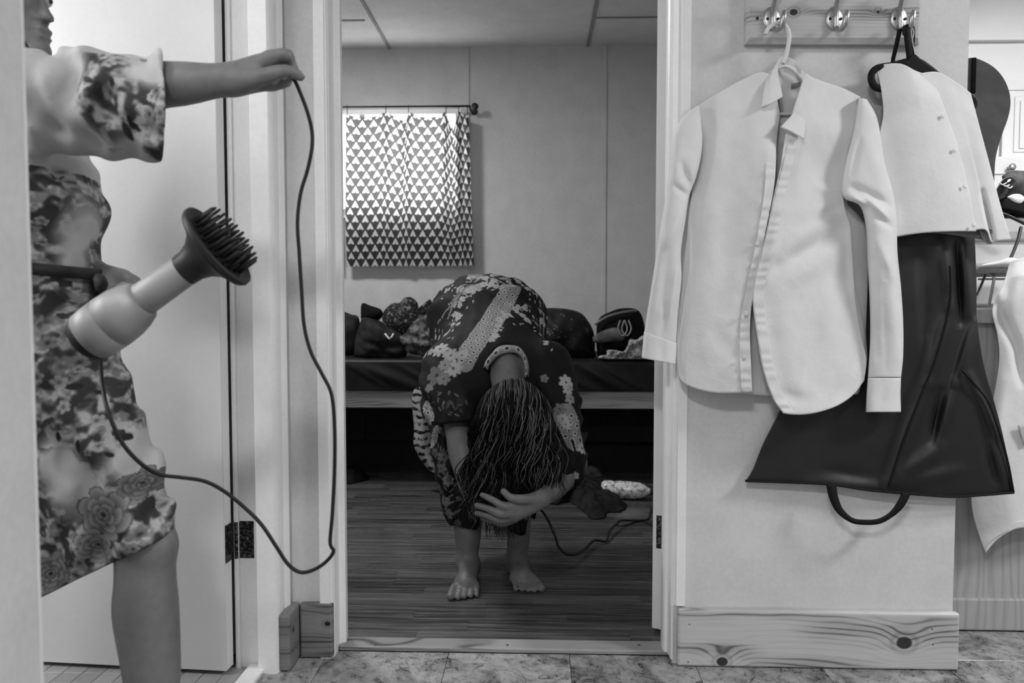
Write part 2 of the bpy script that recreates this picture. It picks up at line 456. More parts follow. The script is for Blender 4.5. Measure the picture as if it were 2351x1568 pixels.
# ------------------------------------------------------------------ bedroom door frame, casings, stops
def moulding(name, prof, z0, z1, mat, parent=None):
    """upright moulding with an (x, y) profile"""
    n = len(prof); v = [(x, y, z0) for x, y in prof] + [(x, y, z1) for x, y in prof]
    f = [list(range(n)), list(range(2 * n - 1, n - 1, -1))] + [[i, i + n, (i + 1) % n + n, (i + 1) % n] for i in range(n)]
    o = obj(name, v, f, mat, parent, False)
    b = bmesh.new(); b.from_mesh(o.data); bmesh.ops.recalc_face_normals(b, faces=b.faces[:]); b.to_mesh(o.data); b.free(); return o
t = struct(moulding('trim_4', [(-0.522, YW + 0.011), (-0.522, YW - 0.004), (-0.498, YW - 0.004), (-0.496, YW), (-0.494, YW + 0.002), (-0.490, YW + 0.012),
        (-0.490, YW + 0.055), (-0.480, YW + 0.058), (-0.476, YW + 0.062), (-0.478, YW + 0.088), (-0.484, YW + 0.090), (-0.490, YW + 0.092), (-0.490, YW + 0.112), (-0.497, YW + 0.112), (-0.497, YW + 0.02)], 0.0, 2.06, M_trim))
_zs = (float(P(791, 692, 1.90)[2]), float(P(791, 643, 1.90)[2])); box('strike_plate', (-0.4902, YW + 0.094, _zs[0]), (-0.4885, YW + 0.110, _zs[1]), M_blackmetal, t)
t = struct(moulding('trim_5', [(0.350, YW), (0.350, YW - 0.008), (0.329, YW - 0.008), (0.327, YW - 0.002), (0.322, YW - 0.002), (0.318, YW + 0.004), (0.316, YW + 0.035),
        (0.309, YW + 0.038), (0.306, YW + 0.046), (0.306, YW + 0.072), (0.314, YW + 0.075), (0.316, YW + 0.11), (0.323, YW + 0.11), (0.323, YW)], 0.142, 2.06, M_trim))
struct(moulding('trim_6', [(0.3225, YW - 0.006), (0.318, YW + 0.0), (0.316, YW + 0.035), (0.309, YW + 0.038), (0.306, YW + 0.046), (0.306, YW + 0.072), (0.316, YW + 0.11), (0.323, YW + 0.11)], 0.01, 0.142, M_trim))

# bathroom door frame (far side faces the hall)
moul = struct(moulding('trim_7', [(-0.645, 1.748), (-0.645, 1.717), (-0.643, 1.715), (-0.604, 1.715), (-0.602, 1.717), (-0.599, 1.722), (-0.596, 1.73), (-0.5985, 1.737),
        (-0.5965, 1.745), (-0.5975, 1.765), (-0.594, 1.772), (-0.590, 1.782), (-0.591, 1.79), (-0.598, 1.80), (-0.604, 1.80), (-0.604, 1.748)], 0.0, 2.06, M_trim))
struct(moulding('trim_8', [(-0.705, 1.7475), (-0.705, 1.737), (-0.699, 1.735), (-0.694, 1.737), (-0.694, 1.7445), (-0.646, 1.7445), (-0.646, 1.7475)], 0.0, 2.06, M_trim))
struct(moulding('trim_9', [(-0.705, 0.8872), (-0.6008, 0.8872), (-0.6008, 0.894), (-0.705, 0.894)], 0.0, 2.06, M_trim))
# bathroom threshold
bm = bmesh.new(); bx(bm, (-0.675, 0.90, 0.0), (-0.632, 1.742, 0.012), 0.004); struct(bm_obj('trim_10', bm, M_trim))

# ------------------------------------------------------------------ pine baseboards
def base_px(px, py): return P(px, py, YW - 0.02)
k1 = base_px(1658, 1519); k2 = base_px(2076, 1476)
M_pine_b = pine('knotty_pine_board', 0.62, 0.76, 70.0, ((float(k1[0]), float(k1[2]), 0.0125), (float(k2[0]), float(k2[2]), 0.017)), 'x', 7.0)
bm = bmesh.new(); bx(bm, (float(P(1556, 1450, 1.78)[0]), 1.78, 0.001), (float(P(2204, 1450, 1.78)[0]), YW, 0.137), 0.006, 3)
bb = struct(bm_obj('baseboard_right', bm, M_pine_b)); bb['label'] = 'knotty pine baseboard under the white wall with the coat hooks'
M_nail = Mt('nail_hole', 0.08, 0.8, 0.2)
for px, py in ((2140, 1444), (2142, 1480), (1580, 1520), (1583, 1433)):
    q = P(px, py, 1.78); lathe('nail', [(0, 0.0016), (0.0006, 0.0014)], (q[0], 1.7801, q[2]), (0, -1, 0), M_nail, bb, 8)
kb = P(677, 1449, 1.745)
M_pine_l = pine('pine_block', 0.34, 0.50, 90.0, ((1.752, float(kb[2]), 0.006),), 'y', 8.0)
bm = bmesh.new(); bx(bm, (-0.599, 1.722, 0.002), (-0.573, 1.808, 0.136), 0.006, 2)
b1 = struct(bm_obj('baseboard_left', bm, M_pine_l)); b1['label'] = 'short knotty pine baseboard block at the corner by the bathroom frame'
kb = P(752, 1432, 1.792)
M_pine_l2 = pine('pine_block_face', 0.36, 0.52, 60.0, ((float(kb[0]), float(kb[2]), 0.007),), 'x', 8.0)
bm = bmesh.new(); bx(bm, (-0.571, 1.792, 0.002), (float(P(763, 1440, 1.79)[0]), 1.811, 0.136), 0.006, 2)
b2 = struct(bm_obj('baseboard_corner', bm, M_pine_l2)); b2['label'] = 'square knotty pine baseboard block beside the bedroom door casing'

# ------------------------------------------------------------------ doors
def hinge(parent, plates, knuckle, z0, z1):
    """plates: list of 4-corner (x, y) strips; knuckle (x, y)"""
    for a, b, n in plates:
        a, b, n = np.array(a), np.array(b), np.array(n)
        v = [(*(a), z0), (*(b), z0), (*(b), z1), (*(a), z1)]; v += [(x + n[0], y + n[1], z) for x, y, z in v]
        o = obj('hinge_plate', v, [(0, 1, 2, 3), (4, 7, 6, 5), (0, 4, 5, 1), (1, 5, 6, 2), (2, 6, 7, 3), (3, 7, 4, 0)], M_blackmetal, parent, False)
        for k in (0.14, 0.5, 0.86):
            c = a * 0.45 + b * 0.55 + n * 1.0; z = z0 + (z1 - z0) * k; nn = n / np.linalg.norm(n)
            s = lathe('hinge_screw', [(0, 0.0035), (0.0006, 0.0033), (0.0008, 0.001)], (c[0], c[1], z), (nn[0], nn[1], 0), M_blackmetal, None, 10)
            s.parent = o; s.matrix_parent_inverse = Matrix()
    zz = np.linspace(z0, z1, 6)
    for i in range(5):
        lathe('hinge_knuckle', [(0, 0.0045), (0.0008, 0.0052), (zz[1] - zz[0] - 0.0012, 0.0052), (zz[1] - zz[0] - 0.0004, 0.0045)], (knuckle[0], knuckle[1], zz[i]), (0, 0, 1), M_blackmetal, parent, 14)
A = np.array([-0.712, 1.699]); dd = np.array([-0.9976, 0.069]); dd /= np.linalg.norm(dd); nn = np.array([-dd[1], dd[0]]) * -1
if nn[1] < 0: nn = -nn
def leaf(name, A, dd, nn, w, t, z0, z1, label):
    c = [A, A + dd * w, A + dd * w + nn * t, A + nn * t]
    v = [(*q, z0) for q in c] + [(*q, z1) for q in c]
    o = obj(name, v, [(0, 1, 2, 3), (7, 6, 5, 4), (0, 4, 5, 1), (1, 5, 6, 2), (2, 6, 7, 3), (3, 7, 4, 0)], M_door, None, False)
    b = bmesh.new(); b.from_mesh(o.data); bmesh.ops.recalc_face_normals(b, faces=b.faces[:])
    bmesh.ops.bevel(b, geom=b.edges[:], offset=0.0015, segments=2, affect='EDGES'); b.to_mesh(o.data); b.free()
    o['label'] = label; return struct(o)
d1 = leaf('door_1', A, dd, nn, 0.74, 0.035, 0.012, 2.04, 'plain white bathroom door standing open behind the woman with the hair dryer')
z0, z1 = float(P(565, 1280, 1.745)[2]), float(P(565, 1196, 1.745)[2])
xj0, xj1 = float(P(549, 1240, 1.744)[0]), float(P(583, 1240, 1.744)[0])
e0 = A + nn * 0.004 - dd * 0.0002; e1 = A + nn * 0.034 - dd * 0.0002
hinge(d1, [((xj0, 1.7445), (xj1, 1.7445), (0, -0.002)), (tuple(e0), tuple(e1), tuple(-dd * 0.002))], (xj0 - 0.004, 1.739), z0, z1)
# lever handle on the far end of the leaf
hb = A + dd * 0.68
q = lathe('door_knob', [(0, 0.012), (0.01, 0.012), (0.02, 0.01), (0.03, 0.022), (0.045, 0.026), (0.055, 0.018), (0.058, 0.004)], (hb[0], hb[1], 0.95), (-nn[0], -nn[1], 0), M_blackmetal, d1, 20)
A2 = np.array([0.3265, 1.951]); e = np.array([0.301, 1.9635]); wv = (e - A2) / np.linalg.norm(e - A2); dl = np.array([-wv[1], wv[0]])
if dl[1] < 0: dl = -dl
d2 = leaf('door_2', A2, dl, wv, 0.76, float(np.linalg.norm(e - A2)) + 0.003, 0.014, 2.04, 'white bedroom door swung back, seen edge-on beside the hanging shirt')
z0, z1 = float(P(1515, 1259, 1.955)[2]), float(P(1515, 1184, 1.955)[2])
hinge(d2, [(tuple(A2 - dl * 0.0002 + wv * 0.001), tuple(A2 + wv * 0.021 - dl * 0.0002), tuple(-dl * 0.002))], (A2[0] + 0.006, A2[1] - 0.004), z0, z1)
hb = A2 + dl * 0.69 + wv * 0.031
lathe('door_knob', [(0, 0.012), (0.02, 0.01), (0.03, 0.022), (0.045, 0.026), (0.055, 0.018), (0.058, 0.004)], (hb[0], hb[1], 0.95), (wv[0], wv[1], 0), M_blackmetal, d2, 20)
# ------------------------------------------------------------------ soft-body helpers
def inflate(name, outline, Y, thick, mat, parent=None, wr=0.006, seed=0, centre=None, label=None, nr=16, nt=72, back=0.6, freq=26.0, zmin=None):
    """cushion-like body whose silhouette is a pixel outline at depth Y"""
    q = np.asarray(outline, float); c = np.asarray(centre if centre is not None else q.mean(0), float)
    ring = spline(np.vstack([q, q[:1]]), nt + 1)[:-1]
    rg = np.random.default_rng(seed); ks = rg.normal(0, freq, (14, 3)); ph = rg.uniform(0, 6.28, 14)
    V = []; rows = []
    rr = np.r_[np.sin(np.linspace(0.06, pi / 2, nr)), np.sin(np.linspace(pi / 2, 0.06, nr))[1:]]
    sg = np.r_[np.ones(nr), -np.ones(nr - 1)]
    for r, s in zip(rr, sg):
        pt = c + r * (ring - c); dy = thick * sqrt(max(0.0, 1 - r * r)) * (1.0 if s > 0 else -back)
        w = P(pt[:, 0], pt[:, 1], np.full(nt, Y) - dy)
        d = np.sin(w @ ks.T + ph + 1.5 * np.sin(w @ ks[::-1].T * 0.6)).mean(1) * wr * 3.0
        w[:, 1] -= d * (0.25 + 0.75 * sqrt(max(0, 1 - r * r))) * s
        if zmin is not None: w[:, 2] = np.maximum(w[:, 2], zmin)
        V.append(w)
    V = np.vstack(V); n = len(rr)
    F = [list(f) for f in grid_faces(nt, n, True)] + [list(range(nt))[::-1], [(n - 1) * nt + k for k in range(nt)]]
    o = obj(name, V, F, mat, parent, True, label); return o
def pile(name, outline, h, mat, parent=None, wr=0.012, seed=0, label=None, nr=20, nt=90, z0=0.004, freq=60.0, centre=None):
    """crumpled cloth lying on the floor inside a pixel outline"""
    q = np.asarray(outline, float); c = np.asarray(centre if centre is not None else q.mean(0), float)
    ring = spline(np.vstack([q, q[:1]]), nt + 1)[:-1]
    rg = np.random.default_rng(seed); ks = rg.normal(0, freq, (14, 2)); ph = rg.uniform(0, 6.28, 14); V = []
    for r in np.linspace(0.03, 1.0, nr):
        pt = c + r * (ring - c); w = PF(pt[:, 0], pt[:, 1], z0)
        a = w[:, :2] @ ks.T + ph; d = np.abs(np.sin(a + 1.4 * np.sin(a[:, ::-1] * 0.7))).mean(1)
        w[:, 2] = z0 + (h * (1 - r ** 3) * (0.45 + 0.6 * d) + wr * (d - 0.4)) * (1 - r ** 8) + 0.001; V.append(w)
    V = np.vstack(V); F = [list(f) for f in grid_faces(nt, nr, True)] + [list(range(nt))[::-1]]
    return solid(obj(name, V, F, mat, parent, True, label), 0.003, 1.0)
def cloth(name, g, rough=0.85, spec=0.15, var=0.03, weave=900.0, sheen=0.0):
    m = Mt(name, g, rough, spec); w = m.world()
    m.lgrey(m.noise(w, 22.0, 4.0).step(0.3, 0.7), max(0.0, g - var), g + var); m.bump(m.noise(w, weave, 1.0), 0.12, 0.0006)
    return m
M_black = cloth('black_cloth', 0.07, 0.9, 0.1, 0.02); M_char = cloth('charcoal_cloth', 0.14, 0.9, 0.1, 0.04)
M_midc = cloth('grey_cloth', 0.33, 0.85, 0.15, 0.07)
def blotch(name, lo, hi, sc, a=0.42, b=0.6, rough=0.85):
    m = Mt(name, hi, rough, 0.2); w = m.world(); m.lgrey(m.noise(w, sc, 5.0, 0.65, 0.6).step(a, b), lo, hi); return m
def cord(name, pts, r, mat, parent=None, n=90, seg=8, label=None): return tube(name, pts, r, mat, parent, seg, n, None, label)
M_cord = Mt('black_rubber', 0.1, 0.5, 0.3)

# ------------------------------------------------------------------ daybed along the far wall
YBF = 3.50
def zb(py, Y=YBF): return float(P(1200, py, Y)[2])
zt, zl, zm = zb(897), zb(938), zb(824)
M_bedwood = pine('bed_timber', 0.36, 0.56, 60.0, (), 'x', 6.0, rough=0.55)
bed = thing('daybed', 'low timber daybed with a dark mattress along the far bedroom wall', 'bed', (-0.5, (YBF + YB) / 2, 0))
box('front_rail', (-1.75, YBF, zl), (0.84, YBF + 0.03, zt), M_bedwood, bed, 0.003)
box('back_rail', (-1.75, YB - 0.06, zl), (0.84, YB - 0.03, zt), M_bedwood, bed, 0.003)
for x in (-1.75, -0.55, 0.79):
    box('leg', (x, YBF + 0.32, 0.004), (x + 0.05, YBF + 0.37, zl), M_char, bed, 0.003)
    box('leg', (x, YB - 0.10, 0.004), (x + 0.05, YB - 0.06, zl), M_char, bed, 0.003)
for i in range(9):
    x = -1.7 + i * 0.29; box('slat', (x, YBF + 0.03, zt - 0.035), (x + 0.07, YB - 0.06, zt - 0.015), M_bedwood, bed)
M_drawer = cloth('dark_stained_board', 0.07, 0.7, 0.2, 0.02)
for i, (xa, xb) in enumerate(((-1.72, -0.86), (-0.855, -0.02), (-0.015, 0.82))):
    box('drawer_front', (xa, 3.79, 0.17), (xb, 3.81, 0.345), M_drawer, bed, 0.004)
box('plinth', (-1.72, 3.85, 0.004), (0.82, 3.87, 0.16), M_drawer, bed)
# mattress under a creased dark cover
nx, nz = 240, 60
u, v = np.meshgrid(np.linspace(0, 1, nx), np.linspace(0, 1, nz))
xs = -1.76 + 2.6 * u; prof_y = np.where(v < 0.55, YBF - 0.012, 0); s = np.clip((v - 0.5) / 0.5, 0, 1)
zz = np.where(v < 0.5, zt + (zm - zt - 0.02) * v / 0.5, zm - 0.02 + 0.02 * np.sin(np.clip(s / 0.2, 0, 1) * pi / 2))
yy = np.where(v < 0.5, YBF - 0.014, YBF - 0.014 + 0.03 * (1 - np.cos(np.clip(s / 0.2, 0, 1) * pi / 2)) + np.clip(s - 0.2, 0, 1) * 0.72)
ang = xs * 16 + (zz - zt) * 26; yy = yy - (0.012 * np.maximum(0, np.sin(ang + 2 * np.sin(xs * 3.1))) ** 3 + 0.006 * np.maximum(0, np.sin(ang * 1.7 + 1)) ** 4) * (v < 0.52) * np.sin(np.clip(v / 0.5, 0, 1) * pi)
M_mat = cloth('dark_satin_cover', 0.06, 0.5, 0.25, 0.02)
V = np.stack([xs, np.minimum(yy, YB - 0.02), zz], -1).reshape(-1, 3)
solid(obj('mattress', V, grid_faces(nx, nz), M_mat, bed), 0.01, -1.0)

# ------------------------------------------------------------------ things lying on the daybed
YI = 3.66
def on_bed(o, label, cat): return tag(o, label, cat)
o = inflate('rucksack', [(792, 716), (806, 722), (824, 730), (826, 780), (812, 828), (786, 830), (700, 826), (690, 760), (730, 722)], YI + 0.12, 0.09, M_char, None, 0.006, 1, (770, 775), zmin=zm + 0.002)
on_bed(o, 'dark grey bag at the left end of the daybed, cut off by the door frame', 'bag')
jk = thing('jacket', 'crumpled black jacket with a stand-up collar on the left of the daybed', 'jacket', tuple(P(860, 828, YI - 0.05)))
inflate('body', [(826, 742), (836, 725), (870, 735), (892, 752), (918, 765), (935, 790), (925, 829), (870, 830), (818, 829), (815, 780)], YI - 0.03, 0.13, M_char, jk, 0.016, 4, (870, 785), freq=36, zmin=zm + 0.002)
inflate('collar', [(828, 730), (831, 697), (852, 702), (874, 710), (879, 722), (870, 735), (850, 742)], YI - 0.03, 0.05, M_black, jk, 0.006, 2, (852, 720), zmin=zm + 0.002)
tube('drawstring', [P(884, 766, YI - 0.185), P(890, 774, YI - 0.19), P(895, 779, YI - 0.19)], 0.0042, Mt('white_tape', 0.8, 0.7, 0.2), jk, 8, 8)
tube('drawstring', [P(897, 776, YI - 0.19), P(901, 771, YI - 0.19), P(903, 766, YI - 0.185)], 0.0042, bpy.data.materials['white_tape'], jk, 8, 8)
M_print1 = blotch('mottled_print_cloth', 0.1, 0.5, 60.0, 0.5, 0.68)
o = inflate('patterned_bundle', [(876, 722), (888, 706), (902, 696), (918, 695), (928, 684), (944, 682), (958, 694), (962, 708), (975, 698), (990, 690), (1000, 760), (950, 790), (905, 780), (882, 755)], YI + 0.17, 0.11, M_print1, None, 0.012, 7, (925, 735), zmin=zm + 0.002)
on_bed(o, 'rolled bundle of mottled print cloth heaped on the daybed behind the black jacket', 'cloth')
M_print2 = blotch('grey_leaf_print', 0.16, 0.42, 34.0, 0.4, 0.6)
o = inflate('scarf', [(905, 778), (930, 765), (945, 745), (975, 722), (1000, 740), (1000, 815), (960, 815), (935, 808), (915, 793)], YI - 0.08, 0.03, M_print2, None, 0.014, 9, (955, 785), freq=48, zmin=zm + 0.002)
on_bed(o, 'grey patterned scarf spilling forward over the daybed edge beside the bent woman', 'scarf')
M_seq = Mt('sequinned_cloth', 0.1, 0.7, 0.3); _w = M_seq.world(); M_seq.lgrey((Ex(M_seq.nt, M_seq.voro(_w, 70.0)) * 1.0).step(0.28, 0.1) * M_seq.noise(_w, 24.0, 3.0).step(0.5, 0.62), 0.07, 0.62)
o = inflate('sequinned_dress', [(1230, 712), (1260, 707), (1300, 709), (1330, 717), (1346, 731), (1362, 760), (1366, 800), (1355, 827), (1230, 828), (1210, 770)], YI, 0.13, M_seq, None, 0.02, 12, (1290, 775), freq=40, zmin=zm + 0.002)
on_bed(o, 'black sequinned garment bundled on the daybed right of the bent woman', 'dress')
hb = thing('handbag', 'soft dark handbag with a pale strap and chain on the right of the daybed', 'handbag', tuple(P(1420, 828, YI)))
inflate('body', [(1370, 745), (1378, 728), (1400, 716), (1425, 708), (1455, 708), (1470, 718), (1478, 740), (1486, 790), (1475, 826), (1384, 826), (1370, 800)], YI, 0.12, M_black, hb, 0.012, 21, (1420, 770), freq=34, zmin=zm + 0.002)
inflate('pocket', [(1360, 775), (1378, 762), (1410, 752), (1430, 760), (1432, 780), (1400, 785), (1366, 787)], YI - 0.115, 0.03, M_midc, hb, 0.006, 22, (1398, 770), zmin=zm + 0.002)
M_strap = Mt('grey_piping', 0.42, 0.5, 0.3)
tube('strap', [P(1365, 745, YI - 0.10), P(1395, 727, YI - 0.11), P(1430, 717, YI - 0.10), P(1462, 713, YI - 0.07)], 0.0058, M_strap, hb, 8, 20)
M_chain = Mt('pale_cord', 0.55, 0.5, 0.3)
for dx in (0, 9):
    tube('cord_loop', [P(1424 + dx, 735, YI - 0.13), P(1419 + dx, 755, YI - 0.135), P(1428 + dx, 771, YI - 0.14), P(1437 + dx, 764, YI - 0.14), P(1440 + dx, 752, YI - 0.135), P(1434 + dx, 735, YI - 0.13)], 0.0032, M_chain, hb, 6, 24)
M_lace = blotch('pale_lace', 0.35, 0.68, 90.0, 0.35, 0.62)
o = inflate('lace_cloth', [(1372, 822), (1378, 816), (1392, 815), (1394, 804), (1415, 804), (1430, 808), (1441, 793), (1446, 778), (1460, 780), (1476, 770), (1490, 768), (1495, 815), (1485, 827), (1420, 826), (1390, 826)], YI - 0.16, 0.035, M_lace, None, 0.016, 31, (1440, 810), freq=90, zmin=zm + 0.002)
on_bed(o, 'small heap of crumpled pale lace on the front edge of the daybed', 'cloth')
M_stripe = Mt('striped_cloth', 0.7, 0.8, 0.2); _x, _y, _z = M_stripe.xyz(M_stripe.world()); M_stripe.lgrey(((_z * 190.0 + M_stripe.noise(M_stripe.world(), 22.0) * 7.0).sin()).step(0.1, 0.35) * M_stripe.noise(M_stripe.world(), 30.0).step(0.35, 0.5), 0.6, 0.08)
o = sheet('striped_scarf', ([(950, 895), (962, 888), (990, 890)], [(985, 1080), (995, 1085), (1005, 1088)], [(950, 895), (946, 925), (951, 985), (950, 1020), (962, 1050), (985, 1080)], [(990, 890), (992, 930), (990, 990), (995, 1040), (1005, 1088)]), M_stripe,
      lambda px, py, u, v: 3.40 - 0.05 * np.sin(pi * u) * (1 - v * .5) + 0.0 * v, None, 20, 60)
on_bed(o, 'pale scarf with dark zebra stripes hanging off the daybed beside the kimono', 'scarf')

# ------------------------------------------------------------------ curtain and its rail
YC = YB - 0.075
def curtain_mat():
    m = Mt('curtain_print', 0.8, 0.9, 0.1); X, Y, Z = m.xyz(m.co('UV'))
    row = Y.floor(); fy = Y.fract(); fx = (X + row * 0.5).fract() - 0.5
    tri = fx.abs().lt((1.0 - fy) * 0.40 - 0.01) * fy.lt(0.96)
    notch = (fx.abs() * 1.7 + fy * 1.1).lt(0.20)
    base = fy.lt(0.10) * fx.abs().gt(0.33)
    mask = tri * (1.0 - notch) * (1.0 - base)
    a, b = lin(0.20), lin(0.84); g = mask * (b - a) + a
    m.grey(g); tr = m.nt.nodes.new('ShaderNodeBsdfTranslucent'); mx = m.nt.nodes.new('ShaderNodeMixShader')
    g2 = mask * 0.62 + 0.10
    m.nt.links.new(m.vec(g2, g2, g2), tr.inputs[0]); mx.inputs[0].default_value = 0.55
    m.nt.links.new(m.p.outputs[0], mx.inputs[1]); m.nt.links.new(tr.outputs[0], mx.inputs[2])
    m.nt.links.new(mx.outputs[0], m.nt.nodes['Material Output'].inputs[0]); return m
M_cur = curtain_mat()
def curtain(tb, pleats, uvs, label, seed):
    nu, nv = 220, 90
    px, py, u, v = coons(*tb, nu=nu, nv=nv); Y = np.full(px.shape, YC)
    for c, w, a in pleats: Y -= a * np.exp(-((px - c - (v - .5) * 6) / w) ** 2) * (1 - 0.55 * v)
    Y -= 0.006 * np.sin(u * 34 + seed) * (1 - .5 * v)
    o = obj('curtain', P(px, py, Y).reshape(-1, 3), grid_faces(nu, nv), M_cur, None, True)
    uv = o.data.uv_layers.new(name='UVMap'); li = np.empty(len(o.data.loops), np.int32); o.data.loops.foreach_get('vertex_index', li)
    wobble = sum(a * 9 * np.tanh((px - c) / w) for c, w, a in pleats)
    UU = (u * uvs + wobble).ravel()[li]; VV = ((1 - v) * 20.4).ravel()[li]
    uv.data.foreach_set('uv', np.stack([UU, VV], 1).astype(np.float32).ravel())
    return tag(o, label, 'curtain')
curtain(([(794, 261), (812, 267), (838, 269), (862, 267), (885, 259), (905, 267), (930, 277), (939, 258), (958, 266), (985, 269), (1010, 265), (1023, 258), (1030, 276), (1039, 294), (1047, 276), (1053, 257), (1064, 262), (1076, 265)],
         [(797, 612), (900, 611), (1000, 611), (1088, 610)], [(794, 261), (793, 380), (793, 500), (797, 612)], [(1076, 265), (1079, 350), (1083, 480), (1088, 610)]),
        [(885, 7, 0.02), (932, 9, 0.035), (1032, 9, 0.035), (1062, 8, 0.045), (1080, 6, 0.03)], 13.6, 'dark curtain printed with pale triangles hanging in the bedroom window', 0.0)
curtain(([(585, 261), (640, 268), (700, 262), (780, 262)], [(583, 612), (680, 611), (784, 612)], [(585, 261), (583, 612)], [(780, 262), (784, 612)]),
        [(640, 9, 0.03), (705, 9, 0.03)], 9.0, 'second triangle-print curtain panel hidden behind the door casing', 2.0)
rod = thing('curtain_rod', 'thin dark curtain rod with a round finial above the bedroom window', 'curtain rod', tuple(P(1086, 245, YC - 0.02)))
M_rod = Mt('dark_rod_metal', 0.2, 0.4, 0.5, 0.6)
q = P(1080, 243.5, YC - 0.015); tube('rod', [(-1.62, q[1], q[2]), (float(q[0]), q[1], q[2])], 0.0055, M_rod, rod, 10)
q2 = P(1089, 244, YC - 0.015)
inflate('finial', [(1082, 243), (1085, 237), (1092, 236), (1098, 241), (1098, 248), (1092, 252), (1085, 250)], YC - 0.015, 0.014, M_rod, rod, 0.0, 0, (1090, 244), back=1.0)
tube('bracket', [P(1079, 245, YC - 0.015), P(1080, 254, YC), P(1082, 256, YB - 0.004)], 0.006, M_rod, rod, 8, 8)
lathe('bracket_plate', [(0, 0.018), (0.004, 0.018), (0.008, 0.012)], tuple(P(1089, 256, YB - 0.001)), (0, -1, 0), M_rod, rod, 20)
for px, pe in ((886, 259), (938, 258), (1024, 258), (1053, 257), (1073, 263), (797, 261)):
    c = P(px, 244, YC - 0.015); ringp = [(c[0], c[1] + 0.011 * cos(a), c[2] + 0.011 * sin(a) - 0.004) for a in np.linspace(0, 2 * pi, 15)]
    tube('ring', ringp, 0.0014, M_rod, rod, 6); tube('clip', [P(px, 249, YC - 0.012), P(px, pe + 5, YC - 0.012)], 0.0022, M_rod, rod, 6)

# ------------------------------------------------------------------ things on the bedroom floor
M_bottle = Mt('clear_plastic', 0.74, 0.18, 0.5); _w = M_bottle.world(); M_bottle.lgrey(M_bottle.noise(_w, 70.0, 4.0).step(0.36, 0.55), 0.5, 0.86)
a = PF(1380, 1122, 0.045); b = PF(1500, 1128, 0.045); L = float(np.linalg.norm(b - a)); ax = tuple(b - a)
bt = thing('water_bottle', 'pale clear plastic bottle lying on the bedroom floor under the daybed', 'bottle', (float(a[0]), float(a[1]), 0.004))
lathe('body', [(0, 0.012), (0.002, 0.028), (0.012, 0.037), (0.03, 0.039), (0.06, 0.037), (0.08, 0.039), (0.13, 0.038), (0.165, 0.036), (0.19, 0.026), (0.205, 0.014), (0.215, 0.013)], tuple(a), ax, M_bottle, bt, 30)
d = np.array(ax) / L; lathe('cap', [(0, 0.0145), (0.016, 0.0145), (0.0175, 0.012)], tuple(a + d * 0.214), tuple(d), M_char, bt, 20)
o = pile('dark_garment', [(1250, 1155), (1258, 1130), (1285, 1112), (1315, 1098), (1345, 1096), (1368, 1112), (1400, 1136), (1438, 1160), (1425, 1176), (1395, 1178), (1388, 1190), (1362, 1193), (1345, 1180), (1318, 1158), (1290, 1152), (1278, 1160)], 0.055, M_charc if 'M_charc' in globals() else M_char, None, 0.03, 5, freq=75, centre=(1340, 1140))
tag(o, 'crumpled dark garment dropped on the bedroom floor right of the bare feet', 'clothing')
o = pile('dark_shoe_bag', [(770, 1110), (772, 1098), (800, 1092), (825, 1093), (842, 1096), (846, 1101), (826, 1107), (800, 1112)], 0.075, M_black, None, 0.01, 8, freq=30, centre=(806, 1101))
tag(o, 'black bag slumped on the floor just inside the bedroom door frame', 'bag')
o = pile('grey_cloth', [(1322, 1094), (1335, 1089), (1360, 1088), (1382, 1090), (1376, 1096), (1345, 1098)], 0.05, M_midc, None, 0.012, 9, freq=50, centre=(1352, 1093))
tag(o, 'small grey cloth behind the dark garment on the bedroom floor', 'cloth')
def pc(px, py, Y): return tuple(P(px, py, Y))
ec = tube('extension_cord', [pc(1226, 1166, 2.62), pc(1243, 1172, 2.62), pc(1259, 1196, 2.6), pc(1274, 1230, 2.56), pc(1283, 1256, 2.53), pc(1300, 1272, 2.5), pc(1322, 1273, 2.52), pc(1342, 1262, 2.58), pc(1364, 1241, 2.68), pc(1390, 1243, 2.7),
        pc(1396, 1232, 2.74), pc(1399, 1219, 2.78), pc(1415, 1204, 2.86), pc(1425, 1195, 2.9), pc(1450, 1195, 2.93), pc(1486, 1193, 2.96), pc(1493, 1180, 3.0), pc(1503, 1150, 3.2)], 0.0046, M_cord, None, 8, 140)
tag(ec, 'black power cord looping over the wooden bedroom floor right of the woman', 'cord')
ec2 = tube('thin_cable', [tuple(PF(1416, 1200, .006)), tuple(PF(1424, 1208, .006)), tuple(PF(1440, 1205, .006)), tuple(PF(1462, 1198, .006)), tuple(PF(1485, 1200, .006)), tuple(PF(1530, 1230, .006))], 0.0036, M_cord, None, 8, 40)
tag(ec2, 'short black cable on the floor crossing under the power cord by the door edge', 'cable')
# ------------------------------------------------------------------ coat rack
M_nickel = Mt('brushed_nickel', 0.70, 0.35, 0.5, 1.0)
_w = M_nickel.world(); M_nickel.rough(M_nickel.noise(_w, 300.0, 2.0) * 0.2 + 0.28)
YR = 1.775
c0, c1 = P(1714, 98, YR), P(2113, 99.5, YR)
kn = P(1822, 28, YR); kn2 = P(2016, 28, YR)
M_rack = pine('pine_rack_board', 0.58, 0.74, 95.0, ((float(kn[0]), float(kn[2]), 0.0085), (float(kn2[0]), float(kn2[2]), 0.003)), 'x', 6.0)
rack = thing('coat_rack', 'pine board coat rack with three double metal hooks on the white wall', 'coat rack', (float((c0 + c1)[0] / 2), YW, float(c0[2])))
bm = bmesh.new(); ch = 0.012; x0, x1, z0, z1 = float(c0[0]), float(c1[0]), float(c0[2]), float(c0[2]) + 0.137
tilt = float(c1[2] - c0[2]) / (x1 - x0)
def rk(x, y, z): return (x, y, z + (x - x0) * tilt)
